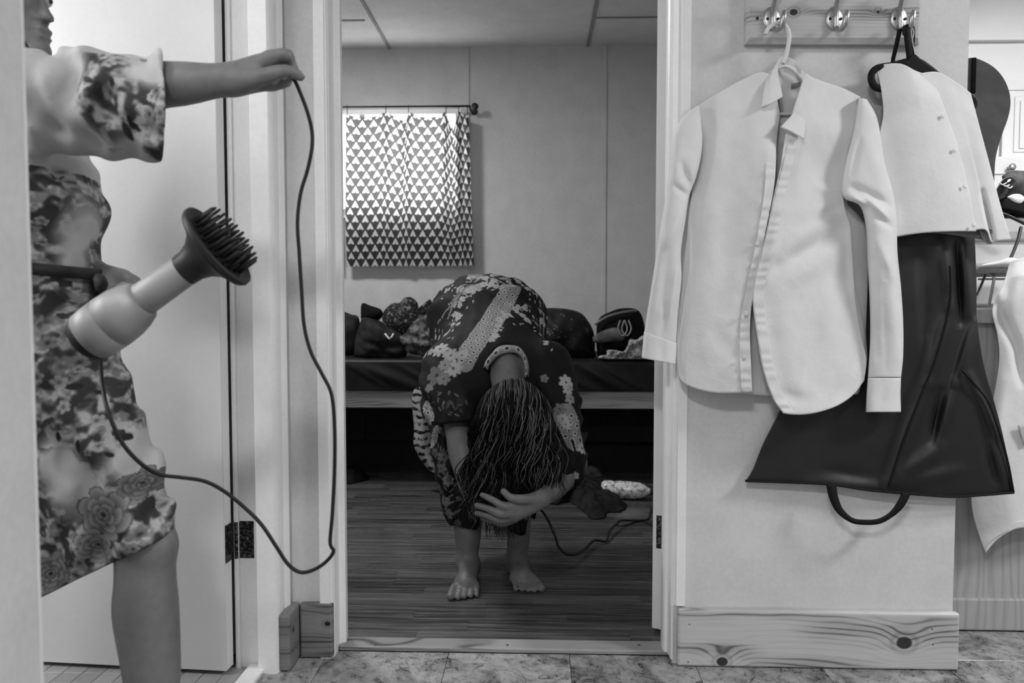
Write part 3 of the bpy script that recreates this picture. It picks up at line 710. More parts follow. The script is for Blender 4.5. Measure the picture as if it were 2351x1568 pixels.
vs = [bm.verts.new(rk(*q)) for q in ((x0, YW, z0), (x1, YW, z0), (x1, YW, z1), (x0, YW, z1), (x0, YR + 0.008, z0), (x1, YR + 0.008, z0), (x1, YR + 0.008, z1), (x0, YR + 0.008, z1),
     (x0 + 0.007, YR, z0 + ch), (x1 - 0.005, YR, z0 + ch), (x1 - 0.005, YR, z1 - ch), (x0 + 0.007, YR, z1 - ch))]
for f in ((0, 3, 2, 1), (0, 1, 5, 4), (1, 2, 6, 5), (2, 3, 7, 6), (3, 0, 4, 7), (4, 5, 9, 8), (5, 6, 10, 9), (6, 7, 11, 10), (7, 4, 8, 11), (8, 9, 10, 11)): bm.faces.new([vs[i] for i in f])
bmesh.ops.recalc_face_normals(bm, faces=bm.faces[:]); bm_obj('board', bm, M_rack, rack)
M_screw = Mt('dark_screw', 0.25, 0.4, 0.5, 0.9)
for px, py in ((1739, 42), (2099, 44)):
    q = P(px, py, YR); lathe('screw', [(0, 0.0038), (0.0012, 0.0036), (0.0014, 0.0014)], (q[0], YR + 0.0006, q[2]), (0, -1, 0), M_screw, rack, 14)
def oval(name, cx, cy, rx, ry, Y, t, mat, parent):
    a = np.linspace(0, 2 * pi, 28, endpoint=False)
    return inflate(name, [(cx + rx * cos(q), cy + ry * sin(q)) for q in a], Y, t, mat, parent, 0.0, 0, (cx, cy), nt=40, nr=10)
for hx, dx in ((1772, 0), (1916, 0), (2064, 4)):
    k = oval('hook', hx, 43, 20, 28, YR - 0.0005, 0.006, M_nickel, rack)
    for nm, pth, rd in (('ridge', [(hx + 3, 18, YR - 0.006), (hx + 3, 40, YR - 0.010), (hx + 4, 66, YR - 0.010)], [0.004, 0.006, 0.005]),
                        ('upper_prong', [(hx + 3, 30, YR - 0.006), (hx + 4, 12, YR - 0.016), (hx + 9, -8, YR - 0.030), (hx + 14, -30, YR - 0.045), (hx + 16, -48, YR - 0.05)], [0.0055, 0.005, 0.0045, 0.005, 0.0065]),
                        ('lower_prong', [(hx + 3, 52, YR - 0.006), (hx + 5 + dx, 64, YR - 0.012), (hx + 13 + dx, 69, YR - 0.028), (hx + 23 + dx, 58, YR - 0.042), (hx + 27 + dx, 42, YR - 0.047), (hx + 29 + dx, 28, YR - 0.046), (hx + 29 + dx, 25, YR - 0.045)], [0.005, 0.005, 0.005, 0.0052, 0.006, 0.0066, 0.004])):
        s = tube(nm, [P(*q) for q in pth], rd, M_nickel, None, 12, 26); s.parent = k
    for sx in (-10, 15):
        q = P(hx + sx, 43, YR - 0.006); s = lathe('screw', [(0, 0.0034), (0.001, 0.0032), (0.0013, 0.001)], tuple(q), (0, -1, 0), M_screw, None, 12); s.parent = k

# ------------------------------------------------------------------ white shirt on its hanger
def white_cloth(name, g=0.83, var=0.015, trans=0.12):
    m = Mt(name, g, 0.85, 0.15); w = m.world(); X, Y, Z = m.xyz(w)
    m.lgrey(m.noise(w, 14.0, 4.0).step(0.3, 0.7), g - var, g + var)
    m.bump(m.noise(w, 55.0, 4.0, 0.6, 0.4) * 1.0 + m.noise(w, 700.0, 1.0) * 0.12, 0.42, 0.0024)
    return m
M_shirt = white_cloth('white_cotton', 0.85); M_shirt_in = white_cloth('white_cotton_inside', 0.8)
M_plast = Mt('white_plastic', 0.84, 0.35, 0.45)
hg = thing('clothes_hanger', 'white plastic hanger hooked on the left rack hook, inside the white shirt', 'hanger', tuple(P(1800, 140, 1.742)))
tube('hook', [P(1757, 79, 1.737), P(1763, 66, 1.737), P(1777, 56, 1.737), P(1792, 53, 1.737), P(1805, 62, 1.738), P(1812, 82, 1.740), P(1809, 108, 1.742), P(1804, 128, 1.744), P(1797, 146, 1.745)], [0.0042, 0.0046, 0.0048, 0.0048, 0.0048, 0.0048, 0.0048, 0.005, 0.005], M_plast, hg, 12, 50)
tube('shoulder_bar', [P(1680, 240, 1.755), P(1720, 212, 1.753), P(1798, 152, 1.748), P(1860, 200, 1.753), P(1905, 235, 1.755)], 0.004, M_plast, hg, 10, 40)
tube('trouser_bar', [P(1680, 240, 1.755), P(1690, 256, 1.755), P(1800, 262, 1.755), P(1895, 255, 1.755), P(1905, 235, 1.755)], 0.0035, M_plast, hg, 10, 40)

sh = thing('shirt', 'white long-sleeved button shirt hanging open on the left rack hook', 'shirt', tuple(P(1780, 950, 1.76)))
def sm(a, b, x): t = np.clip((x - a) / (b - a), 0, 1); return t * t * (3 - 2 * t)
def tubesheet(name, left, right, mat, depth, thick, parent, folds_=(), nu=56, nv=90, wr=0.0016, label=None):
    """cloth sleeve: pixel silhouettes left/right, depth(v) of its middle, half thickness(v)"""
    L, Rr = spline(left, nv), spline(right, nv); v = np.linspace(0, 1, nv)[:, None]; th = np.linspace(0, 2 * pi, nu, endpoint=False)[None]
    px = (L[:, :1] + Rr[:, :1]) / 2 - (Rr[:, :1] - L[:, :1]) / 2 * np.cos(th); py = L[:, 1:] * (0.5 + 0.5 * np.cos(th)) + Rr[:, 1:] * (0.5 - 0.5 * np.cos(th))
    t = thick(v); Y = depth(v) - t * np.sign(np.sin(th)) * np.abs(np.sin(th)) ** 0.8
    fr = np.clip(np.sin(th), 0, 1) ** 0.5
    Y = Y - (folds(px, py, folds_) + wr * crinkle(px, py, 0.05)) * fr
    o = obj(name, P(px, py, Y).reshape(-1, 3), grid_faces(nu, nv, True), mat, parent, True, label); solid(o, 0.001); return o
# back panel close to the wall
sheet('back_panel', ([(1603, 243), (1665, 206), (1740, 166), (1790, 140), (1838, 162), (1900, 192), (1972, 222)], [(1558, 850), (1600, 893), (1700, 903), (1775, 908), (1900, 900), (1984, 860)],
      [(1603, 243), (1600, 420), (1576, 560), (1560, 720), (1558, 850)], [(1972, 222), (1945, 460), (1962, 640), (1985, 760), (1984, 860)]), M_shirt_in,
      lambda px, py, u, v: 1.758 + 0.006 * np.sin(pi * u) + 0.002 * crinkle(px, py, .03), sh, 60, 80)
FL = [(1740, 260, 1735, 880, 22, .004), (1640, 300, 1600, 800, 30, .004), (1690, 350, 1660, 700, 26, -.004), (1735, 800, 1670, 880, 22, .005), (1700, 830, 1640, 760, 20, -.003), (1765, 330, 1745, 480, 12, .004),
      (1615, 300, 1590, 440, 12, -.005), (1605, 330, 1590, 450, 8, .003), (1745, 560, 1700, 760, 18, -.005)]
sheet('front_panel', ([(1603, 242), (1665, 204), (1710, 180), (1745, 166), (1770, 178), (1783, 236)], [(1556, 852), (1566, 876), (1600, 893), (1645, 902), (1690, 902), (1727, 899)],
      [(1603, 242), (1611, 320), (1602, 390), (1590, 440), (1581, 500), (1575, 600), (1563, 700), (1554, 790), (1556, 852)],
      [(1783, 236), (1790, 262), (1782, 330), (1777, 420), (1762, 510), (1745, 600), (1727, 690), (1721, 770), (1727, 899)]), M_shirt,
      lambda px, py, u, v: 1.752 + 0.016 * (1 - sm(0, .2, u)) - (0.032 * np.sin(pi / 2 * u) ** .8) * sm(0.0, .25, v) - 0.012 * (1 - v) - folds(px, py, FL) - .0045 * crinkle(px, py, .02) - .0022 * crinkle(px, py, .07), sh, 90, 150)
FR = [(1790, 470, 1760, 640, 14, .006), (1800, 580, 1925, 470, 26, .010), (1790, 610, 1905, 540, 16, -.008), (1830, 640, 1945, 560, 24, .008), (1845, 520, 1930, 470, 12, -.006), (1760, 690, 1800, 930, 26, -.005),
      (1850, 320, 1900, 420, 30, -.006), (1895, 300, 1960, 300, 30, .006), (1935, 440, 1880, 430, 12, .006), (1900, 640, 1930, 850, 34, .008), (1840, 700, 1860, 900, 34, -.005), (1950, 520, 1965, 700, 10, .006), (1785, 900, 1850, 920, 16, -.005),
      (1835, 330, 1800, 460, 14, -.006), (1950, 880, 1900, 930, 20, -.004)]
sheet('front_panel', ([(1838, 226), (1848, 172), (1870, 181), (1929, 200), (1975, 222)], [(1798, 949), (1838, 952), (1880, 946), (1925, 930), (1960, 905), (1984, 874)],
      [(1838, 226), (1806, 300), (1792, 380), (1775, 455), (1758, 540), (1733, 640), (1728, 690), (1738, 770), (1752, 850), (1775, 915), (1798, 949)],
      [(1975, 222), (1962, 290), (1938, 390), (1938, 470), (1952, 520), (1958, 600), (1964, 690), (1977, 770), (1989, 825), (1984, 874)]), M_shirt,
      lambda px, py, u, v: 1.703 + 0.010 * (1 - v) + 0.038 * sm(.25, 1, u) - folds(px, py, FR) - .0055 * crinkle(px, py, .018) - .0022 * crinkle(px, py, .07) + 0.008 * (1 - sm(0, .12, v)), sh, 110, 170)
# side gusset seen past the right panel
sheet('side_panel', ([(1940, 465), (1968, 490), (1990, 520)], [(1955, 905), (1968, 905), (1972, 900)], [(1940, 465), (1955, 560), (1962, 700), (1980, 800), (1955, 905)], [(1990, 520), (1992, 640), (1988, 760), (1990, 830), (1972, 900)]), M_shirt_in,
      lambda px, py, u, v: 1.758 + 0.012 * u + 0.002 * crinkle(px, py, .05), sh, 24, 60)
tubesheet('sleeve', [(1600, 243), (1566, 272), (1546, 320), (1530, 440), (1514, 540), (1499, 640), (1487, 715), (1480, 762), (1476, 800)], [(1606, 246), (1612, 330), (1600, 400), (1582, 450), (1574, 500), (1563, 575), (1564, 640), (1556, 715), (1552, 790)], M_shirt,
          lambda v: 1.752 - 0.014 * np.sin(pi * v), lambda v: 0.010 + 0.024 * np.sin(pi * np.clip(v * .85 + .1, 0, 1)), sh,
          [(1565, 375, 1588, 440, 9, -.012), (1548, 425, 1585, 455, 7, -.010), (1560, 340, 1545, 420, 16, .006), (1580, 470, 1530, 560, 12, .008), (1535, 580, 1520, 700, 14, -.008), (1560, 600, 1535, 720, 7, .006), (1520, 500, 1500, 650, 18, .004), (1530, 700, 1518, 770, 8, -.006)], 60, 110)
tubesheet('cuff', [(1479, 762), (1475, 805), (1474, 822)], [(1553, 788), (1552, 815), (1550, 836)], M_shirt, lambda v: 1.747 + 0 * v, lambda v: 0.021 + 0 * v, sh, [(1520, 790, 1520, 835, 10, -.004)], 48, 20)
tubesheet('sleeve', [(1972, 224), (1960, 300), (1938, 390), (1936, 450), (1974, 472), (1988, 520), (1992, 600), (1997, 690), (1998, 780), (1993, 868)], [(1990, 228), (2014, 275), (2030, 370), (2050, 445), (2058, 500), (2060, 580), (2068, 660), (2073, 740), (2073, 815), (2068, 868)], M_shirt,
          lambda v: 1.742 - 0.012 * np.sin(pi * v), lambda v: 0.012 + 0.026 * np.sin(pi * np.clip(v * .85 + .1, 0, 1)), sh,
          [(1960, 430, 2040, 470, 10, -.014), (1945, 445, 1985, 470, 7, .014), (1985, 445, 2035, 500, 8, .012), (2000, 330, 2030, 430, 18, .006), (1975, 320, 1955, 400, 8, -.006), (2010, 490, 2045, 520, 9, -.008), (2020, 560, 2055, 640, 12, .006), (2005, 600, 2015, 820, 10, -.005), (2045, 600, 2060, 820, 12, .004), (2025, 660, 2035, 850, 8, -.003)], 60, 120)
tubesheet('cuff', [(1993, 868), (1990, 905), (1988, 946)], [(2068, 868), (2067, 905), (2068, 946)], M_shirt, lambda v: 1.738 + 0 * v, lambda v: 0.018 + 0 * v, sh, [(2030, 880, 2020, 945, 14, -.003)], 48, 24)
# collar: band, two points
sheet('collar_band', ([(1783, 138), (1800, 128), (1825, 140), (1838, 160)], [(1790, 245), (1805, 290), (1825, 285), (1838, 240)], [(1783, 138), (1786, 190), (1790, 245)], [(1838, 160), (1842, 200), (1838, 240)]), M_shirt_in,
      lambda px, py, u, v: 1.758 + 0.008 * np.sin(pi * u), sh, 24, 30)
sheet('collar_wing', ([(1770, 166), (1780, 150), (1786, 140)], [(1748, 246), (1770, 238), (1797, 222)], [(1770, 166), (1756, 195), (1748, 246)], [(1786, 140), (1787, 175), (1797, 222)]), M_shirt,
      lambda px, py, u, v: 1.742 - 0.034 * v + 0.006 * np.abs(u - .4) - .001 * crinkle(px, py, .08), sh, 24, 30, 0.0018)
sheet('collar_wing', ([(1840, 158), (1846, 180), (1856, 205)], [(1792, 292), (1815, 302), (1846, 319)], [(1840, 158), (1842, 205), (1828, 250), (1792, 292)], [(1856, 205), (1852, 250), (1848, 285), (1846, 319)]), M_shirt,
      lambda px, py, u, v: 1.742 - 0.046 * v + 0.004 * u - .001 * crinkle(px, py, .08), sh, 24, 36, 0.0018)
sheet('placket', ([(1753, 250), (1768, 248), (1788, 262)], [(1702, 899), (1715, 901), (1727, 899)], [(1753, 250), (1757, 400), (1742, 520), (1718, 640), (1700, 740), (1698, 830), (1702, 899)], [(1788, 262), (1783, 330), (1778, 420), (1762, 510), (1745, 600), (1727, 690), (1722, 770), (1727, 899)]), M_shirt,
      lambda px, py, u, v: 1.752 - (0.032 * np.sin(pi / 2 * (.86 + .14 * u)) ** .8) * sm(0.0, .25, v) - 0.012 * (1 - v) - folds(px, py, FL) - .0035 * crinkle(px, py, .02) - .0012 * crinkle(px, py, .07) - 0.003 - .0012 * np.sin(py * .22 + np.sin(py * .05) * 2), sh, 16, 160)
sheet('placket', ([(1816, 300), (1826, 290), (1834, 300)], [(1800, 949), (1812, 951), (1826, 952)], [(1816, 300), (1797, 380), (1778, 455), (1760, 540), (1735, 640), (1730, 690), (1740, 770), (1754, 850), (1777, 915), (1800, 949)], [(1834, 300), (1818, 390), (1800, 460), (1784, 545), (1759, 640), (1754, 690), (1764, 770), (1778, 850), (1802, 915), (1826, 952)]), M_shirt,
      lambda px, py, u, v: 1.7005 + 0.010 * (1 - v) - folds(px, py, FR) - .0045 * crinkle(px, py, .018) - .0013 * crinkle(px, py, .07) - .0012 * np.sin(py * .24 + np.sin(py * .06) * 2), sh, 16, 160)
M_button = Mt('shell_button', 0.78, 0.3, 0.5)
for px, py in ((1761, 393), (1755, 474), (1738, 560), (1712, 720), (1708, 820)):
    q = P(px, py, 1.706); lathe('button', [(0, 0.0048), (0.0012, 0.0052), (0.0020, 0.0046), (0.0016, 0.002)], (q[0], 1.707, q[2]), (0.1, -1, 0), M_button, sh, 18)
M_tagd = Mt('woven_label', 0.5, 0.8, 0.1)
sheet('neck_label', ([(1817, 193), (1838, 188)], [(1816, 203), (1836, 196)], [(1817, 193), (1816, 203)], [(1838, 188), (1836, 196)]), M_tagd, lambda px, py, u, v: 1.7555 + 0 * u, sh, 6, 4)

# ------------------------------------------------------------------ black garment bag on the right hook
def nylon():
    m = Mt('black_nylon', 0.12, 0.5, 0.5); w = m.world()
    m.lgrey(m.noise(w, 18.0, 3.0).step(0.3, 0.7), 0.035, 0.06); m.bump(m.noise(w, 60.0, 4.0) + m.noise(w, 1200.0, 1.0) * 0.2, 0.2, 0.0015); m.rough(m.noise(w, 40.0, 3.0) * 0.2 + 0.45); return m
M_nyl = nylon(); M_strapb = Mt('black_webbing', 0.08, 0.7, 0.2)
gb = thing('garment_bag', 'long black zipped garment bag hanging below the white waistcoat', 'garment bag', tuple(P(2040, 1135, 1.76)))
FB = [(2168, 560, 2180, 700, 18, .014), (2180, 700, 2130, 880, 16, .012), (2130, 880, 2050, 1100, 14, .010), (2215, 560, 2225, 720, 14, .012), (2238, 740, 2195, 880, 12, .014), (2195, 880, 2155, 1010, 12, .010), (2195, 560, 2205, 740, 9, -.012),
      (2160, 900, 2140, 1010, 12, -.012), (2155, 1030, 2070, 1090, 18, .012), (2100, 600, 2110, 900, 20, .006), (2070, 1110, 2200, 1080, 16, .006), (1860, 1110, 2040, 1118, 20, .008), (1900, 1080, 2010, 1100, 14, -.005), (2280, 1020, 2310, 1120, 12, .01), (2250, 960, 2285, 1100, 14, -.006),
      (2225, 860, 2285, 1000, 9, .008), (2120, 560, 2125, 760, 16, -.006)]
sheet('bag_body', ([(2046, 545), (2100, 536), (2160, 532), (2236, 528)], [(1713, 1104), (1800, 1107), (1905, 1112), (1985, 1124), (2045, 1130), (2120, 1136), (2200, 1140), (2326, 1131)],
      [(2046, 545), (1985, 640), (1900, 770), (1830, 870), (1785, 955), (1752, 1020), (1730, 1075), (1713, 1104)], [(2236, 528), (2240, 640), (2242, 738), (2258, 840), (2278, 910), (2298, 985), (2314, 1060), (2326, 1131)]), M_nyl,
      lambda px, py, u, v: 1.786 - 0.008 * np.sin(pi * u) - 0.006 * v - folds(px, py, FB) - .0022 * crinkle(px, py, .03), gb, 150, 150, 0.004)
cord('piping', [P(1711, 1104, 1.773), P(1800, 1107, 1.768), P(1905, 1112, 1.764), P(1985, 1124, 1.761), P(2045, 1130, 1.758), P(2120, 1136, 1.760), P(2200, 1140, 1.764), P(2327, 1131, 1.773)], 0.003, M_strapb, gb, 60)
cord('piping', [P(2211, 852, 1.761), P(2240, 885, 1.764), P(2270, 925, 1.768), P(2297, 1000, 1.769), P(2314, 1062, 1.771), P(2327, 1131, 1.773)], 0.0026, M_strapb, gb, 50)
cord('zipper', [P(2182, 610, 1.752), P(2180, 700, 1.749), P(2150, 820, 1.747), P(2118, 900, 1.748), P(2075, 1010, 1.751), P(2040, 1118, 1.752)], 0.003, M_strapb, gb, 60)
def strap(name, pts, w, mat, parent, n=50, t=0.0016, twist=None):
    """flat webbing: pixel/depth path, half width in metres across the view"""
    p = spline([P(*q) for q in pts], n); tg = np.gradient(p, axis=0); tg /= np.linalg.norm(tg, axis=1)[:, None]
    nrm = np.cross(tg, np.array([0, 1.0, 0])); nrm /= np.linalg.norm(nrm, axis=1)[:, None] + 1e-9
    ww = np.interp(np.linspace(0, 1, n), np.linspace(0, 1, len(w)), w)[:, None] if hasattr(w, '__len__') else w
    V = np.stack([p - nrm * ww, p + nrm * ww], 1).reshape(-1, 3)
    return solid(obj(name, V, grid_faces(2, n), mat, parent, True), t)
strap('carry_handle', [(1908, 1112, 1.745), (1914, 1142, 1.742), (1928, 1172, 1.74), (1955, 1194, 1.739), (1985, 1199, 1.739), (2020, 1196, 1.739), (2050, 1178, 1.741), (2070, 1154, 1.743), (2080, 1132, 1.746)], [.011, .010, .008, .006, .006, .006, .006, .009, .010], M_strapb, gb, 60)
sheet('bag_neck', ([(2052, 300), (2120, 290), (2200, 330)], [(2046, 548), (2140, 536), (2236, 530)], [(2052, 300), (2050, 548)], [(2200, 330), (2236, 530)]), M_nyl, lambda px, py, u, v: 1.786 - 0.006 * np.sin(pi * u), gb, 30, 40, 0.004)
strap('hanging_strap', [(2082, 62, 1.732), (2084, 90, 1.738), (2089, 132, 1.748), (2095, 200, 1.766), (2110, 300, 1.774)], 0.0075, M_strapb, gb, 30)
strap('side_strap', [(2066, 66, 1.738), (2060, 95, 1.748), (2053, 125, 1.756), (2049, 150, 1.762), (2046, 230, 1.77), (2060, 305, 1.774)], [.005, .0045, .003, .0025, .0025], M_strapb, gb, 30)
tube('loop_cord', [P(2094, 62, 1.735), P(2098, 75, 1.738), P(2095, 92, 1.74), P(2099, 115, 1.745), P(2104, 140, 1.75)], 0.0012, M_plast, gb, 6, 20)

# ------------------------------------------------------------------ waistcoat on a black hanger
bh = thing('clothes_hanger', 'black hanger with looped ends hooked on the right rack hook under the waistcoat', 'hanger', tuple(P(2100, 140, 1.755)))
tube('hook', [P(2075, 80, 1.735), P(2074, 66, 1.735), P(2084, 58, 1.735), P(2096, 62, 1.737), P(2098, 85, 1.742), P(2096, 110, 1.748), P(2097, 132, 1.752)], 0.0028, M_strapb, bh, 8, 36)
sheet('hanger_neck', ([(2085, 137), (2098, 126), (2115, 140), (2150, 166)], [(2070, 146), (2090, 160), (2110, 166), (2140, 170)], [(2085, 137), (2070, 146)], [(2150, 166), (2140, 170)]), M_strapb, lambda px, py, u, v: 1.745 + 0 * u, bh, 30, 8, 0.008)
cord('shoulder_bar', [P(2028, 205, 1.752), P(2010, 200, 1.752), P(2001, 185, 1.752), P(2002, 168, 1.752), P(2016, 156, 1.752), P(2050, 150, 1.752), P(2098, 140, 1.75), P(2130, 156, 1.75), P(2165, 185, 1.752), P(2205, 212, 1.754), P(2231, 226, 1.756), P(2236, 240, 1.757), P(2226, 252, 1.757), P(2205, 250, 1.757)], 0.0078, M_strapb, bh, 90, 10)
cord('lower_bar', [P(2028, 205, 1.753), P(2110, 235, 1.754), P(2205, 250, 1.757)], 0.006, M_strapb, bh, 30, 8)
wc = thing('waistcoat', 'white sleeveless waistcoat with covered buttons hanging on the right rack hook', 'waistcoat', tuple(P(2140, 540, 1.75)))
M_wc = white_cloth('white_satin_cotton', 0.86); M_line = cloth('grey_lining', 0.45, 0.6, 0.3)
sheet('back_panel', ([(2010, 152), (2060, 147), (2150, 175), (2225, 212)], [(2053, 546), (2140, 535), (2270, 552)], [(2010, 152), (2026, 230), (2024, 300), (2050, 460), (2053, 546)], [(2225, 212), (2238, 240), (2255, 400), (2270, 552)]), M_line, lambda px, py, u, v: 1.752 + 0.004 * np.sin(pi * u), wc, 40, 50)
FW = [(2080, 200, 2100, 500, 40, .004), (2150, 200, 2200, 480, 30, .004), (2060, 480, 2050, 540, 12, .004)]
sheet('front_panel', ([(2010, 154), (2035, 147), (2070, 147), (2100, 162), (2128, 172)], [(2054, 544), (2090, 538), (2140, 533), (2190, 531), (2240, 531)],
      [(2010, 154), (2022, 200), (2028, 260), (2020, 316), (2032, 380), (2048, 460), (2054, 544)], [(2128, 172), (2150, 205), (2172, 262), (2196, 330), (2220, 420), (2240, 531)]), M_wc,
      lambda px, py, u, v: 1.722 + 0.020 * np.abs(u - .6) ** 1.5 * 2 - folds(px, py, FW) - .0015 * crinkle(px, py, .02) + 0.012 * (1 - sm(0, .2, v)), wc, 70, 100, 0.002)
sheet('front_panel', ([(2112, 168), (2152, 166), (2190, 186), (2228, 214)], [(2222, 531), (2262, 528), (2276, 556), (2290, 553), (2320, 550)],
      [(2112, 168), (2136, 205), (2156, 262), (2180, 330), (2206, 430), (2222, 531)], [(2228, 214), (2248, 290), (2272, 380), (2296, 470), (2320, 550)]), M_wc,
      lambda px, py, u, v: 1.732 + 0.010 * u - folds(px, py, [(2255, 440, 2280, 555, 6, -.016), (2240, 300, 2290, 540, 20, .005)]) - .001 * crinkle(px, py, .02) + 0.006 * (1 - sm(0, .2, v)), wc, 70, 100, 0.002)
sheet('lining', ([(2246, 524), (2262, 522), (2277, 528)], [(2268, 560), (2274, 560), (2281, 556)], [(2246, 524), (2255, 548), (2268, 560)], [(2277, 528), (2276, 540), (2281, 556)]), M_line, lambda px, py, u, v: 1.745 + 0 * u, wc, 10, 10)
for px, py in ((2165, 266), (2193, 344), (2217, 427), (2238, 516)):
    q = P(px, py, 1.716); lathe('button', [(0, 0.0042), (0.0012, 0.0048), (0.002, 0.0040), (0.0024, 0.0015)], (q[0], 1.7205, q[2]), (0, -1, 0), M_wc, wc, 18)

# ------------------------------------------------------------------ kitchen end
M_cab = paint('cabinet_paint', 0.85, 0.4, 0.4, 0.01)
M_ply = pine('plywood_panel', 0.42, 0.6, 55.0, (), 'x', 1.0, rough=0.5)
def ply():
    m = Mt('oak_veneer', 0.6, 0.5, 0.3); X, Y, Z = m.xyz(m.world())
    n = m.noise(m.vec(X * 9.0, Z * 1.2, 0.0), 1.5, 3.0, 0.5); r = ((X * 260.0 + n * 26.0).sin() * 0.5 + 0.5).pw(2.0); f = m.noise(m.vec(X * 300.0, Z * 7.0, 0.0), 1.0, 2.0)
    m.lgrey(((1.0 - r * 0.35) * 0.7 + f * 0.3).clamp(), 0.42, 0.68); return m
M_ven = ply()
YK = 2.0
zc1, zc0 = float(P(2260, 708, YK)[2]), float(P(2260, 742, YK)[2])
pen = thing('peninsula_cabinet', 'oak veneered kitchen peninsula base behind the end of the white wall', 'cabinet', (1.5, YK + 0.3, 0))
box('veneer_panel', (0.98, YK + 0.012, 0.088), (2.1, YK + 0.03, zc0), M_ven, pen)
box('body', (0.985, YK + 0.03, 0.03), (2.1, YK + 0.6, zc0), M_ven, pen)
bm = bmesh.new(); bx(bm, (0.98, YK, 0.004), (2.1, YK + 0.03, 0.088), 0.004); bm_obj('toe_board', bm, M_ven, pen)
bm = bmesh.new(); bx(bm, (0.978, YK - 0.015, zc0), (2.12, YK + 0.62, zc1), 0.005); tag(bm_obj('worktop', bm, M_ven), 'wood-edged worktop on the kitchen peninsula below the ironing board', 'worktop')
# wall cabinets beyond
YU = 3.25
def zu(py): return float(P(2300, py, YU)[2])
cu = thing('wall_cabinet', 'white panelled kitchen wall cabinet behind the waistcoat at the right edge', 'cabinet', (2.2, YU + 0.2, zu(365)))
xa = float(P(2290, 300, YU)[0])
box('body', (1.3, YU + 0.02, zu(365)), (3.2, 3.64, CEIL - 0.12), M_cab, cu)
for i in range(3):
    x = xa + 0.02 + i * 0.42
    d = box('door', (x, YU, zu(362)), (x + 0.41, YU + 0.02, zu(208)), M_cab, cu, 0.003)
    for a, b in (((x + 0.045, YU - 0.004, zu(350)), (x + 0.365, YU, zu(222))), ((x + 0.065, YU - 0.009, zu(342)), (x + 0.345, YU - 0.004, zu(232)))):
        s = box('raised_panel', a, b, M_cab, None, 0.003); s.parent = d
box('door', (1.32, YU, zu(362)), (xa + 0.01, YU + 0.02, zu(208)), M_cab, cu, 0.003)
box('fascia', (1.3, YU + 0.005, zu(206)), (3.2, YU + 0.03, zu(96)), M_cab, cu)
box('cornice', (1.28, YU - 0.02, zu(96)), (3.2, YU + 0.04, CEIL - 0.12), M_cab, cu, 0.003)
lc = thing('drawer_unit', 'white drawer front with a small knob below the wall cabinet', 'drawer', (2.2, YU - 0.1, zu(410)))
box('front', (1.6, YU - 0.08, zu(470)), (3.2, YU + 0.3, zu(368)), M_cab, lc, 0.003)
box('edge_strip', (1.6, YU - 0.086, zu(407)), (3.2, YU - 0.08, zu(404)), M_cab, lc)
lathe('knob', [(0, 0.007), (0.012, 0.006), (0.018, 0.013), (0.026, 0.014), (0.03, 0.006)], tuple(P(2316, 386, YU - 0.08)), (0, -1, 0), M_nickel, lc, 18)
# dark paddle-shaped panel by the wall end
M_felt = cloth('dark_felt', 0.31, 0.85, 0.15, 0.02)
pts = [(2140, 235), (2150, 190), (2180, 150), (2226, 133), (2250, 137), (2280, 153), (2303, 178), (2317, 210), (2320, 240), (2314, 272), (2302, 305), (2291, 340), (2285, 370), (2283, 410), (2284, 450), (2290, 520), (2170, 520), (2176, 450), (2172, 380), (2158, 320), (2144, 275)]
q = spline(pts + pts[:1], 90)[:-1]; w = P(q[:, 0], q[:, 1], 2.02)
pd = prism('hanging_panel', [(a[0], a[2]) for a in w], 2.02, 2.05, M_felt)
tag(pd, 'dark grey rounded paddle-shaped panel hanging behind the waistcoat at the wall end', 'panel')
box('edge_band', (float(P(2226, 300, 2.02)[0]), 2.014, float(P(2226, 215, 2.02)[2])), (float(P(2234, 300, 2.02)[0]), 2.021, float(P(2226, 134, 2.02)[2])), M_black, pd)
# tabletop ironing board and clutter on the worktop
ib = thing('ironing_board', 'small tabletop ironing board with wire legs on the kitchen worktop', 'ironing board', tuple(P(2300, 700, 2.12)))
M_pad = cloth('grey_board_cover', 0.62, 0.85, 0.15, 0.03)
bm = bmesh.new(); a, b = P(2190, 627, 2.08), P(2520, 603, 2.08); bx(bm, (float(a[0]), 2.08, float(a[2])), (float(b[0]), 2.4, float(P(2300, 603, 2.08)[2])), 0.012, 3); bm_obj('padded_top', bm, M_pad, ib)
M_wire = Mt('steel_wire', 0.6, 0.35, 0.5, 0.9)
zbase = zc1 + 0.004
for x in (2276, 2440):
    p = [P(x, 628, 2.11), P(x + 6, 640, 2.10)]; e = P(x, 698, 2.09); p.append((float(e[0]), 2.10, zbase + 0.004)); tube('leg', p, 0.004, M_wire, ib, 8, 20)
    p = [P(x - 14, 632, 2.16)]; e = P(x - 32, 700, 2.10); p.append((float(e[0]), 2.12, zbase + 0.004)); tube('leg', p, 0.0035, M_wire, ib, 8, 10)
e0, e1 = P(2230, 700, 2.09), P(2460, 700, 2.09); tube('foot_rail', [(float(e0[0]), 2.10, zbase + 0.004), (float(e1[0]), 2.10, zbase + 0.004)], 0.004, M_plast, ib, 8)
e0, e1 = P(2246, 641, 2.2), P(2460, 640, 2.2); tube('cross_wire', [tuple(e0), tuple(e1)], 0.0028, M_plast, ib, 8)
bxo = thing('storage_box', 'pale lidded box standing on the worktop behind the ironing board', 'box', tuple(P(2330, 690, 2.45)))
zz0 = zc1 + 0.001
box('body', (float(P(2200, 600, 2.46)[0]), 2.46, zz0), (float(P(2480, 600, 2.46)[0]), 2.60, float(P(2300, 552, 2.46)[2])), M_cab, bxo, 0.006)
box('lid', (float(P(2190, 600, 2.44)[0]), 2.44, float(P(2300, 553, 2.44)[2])), (float(P(2490, 600, 2.44)[0]), 2.61, float(P(2300, 526, 2.44)[2])), M_pad, bxo, 0.008)
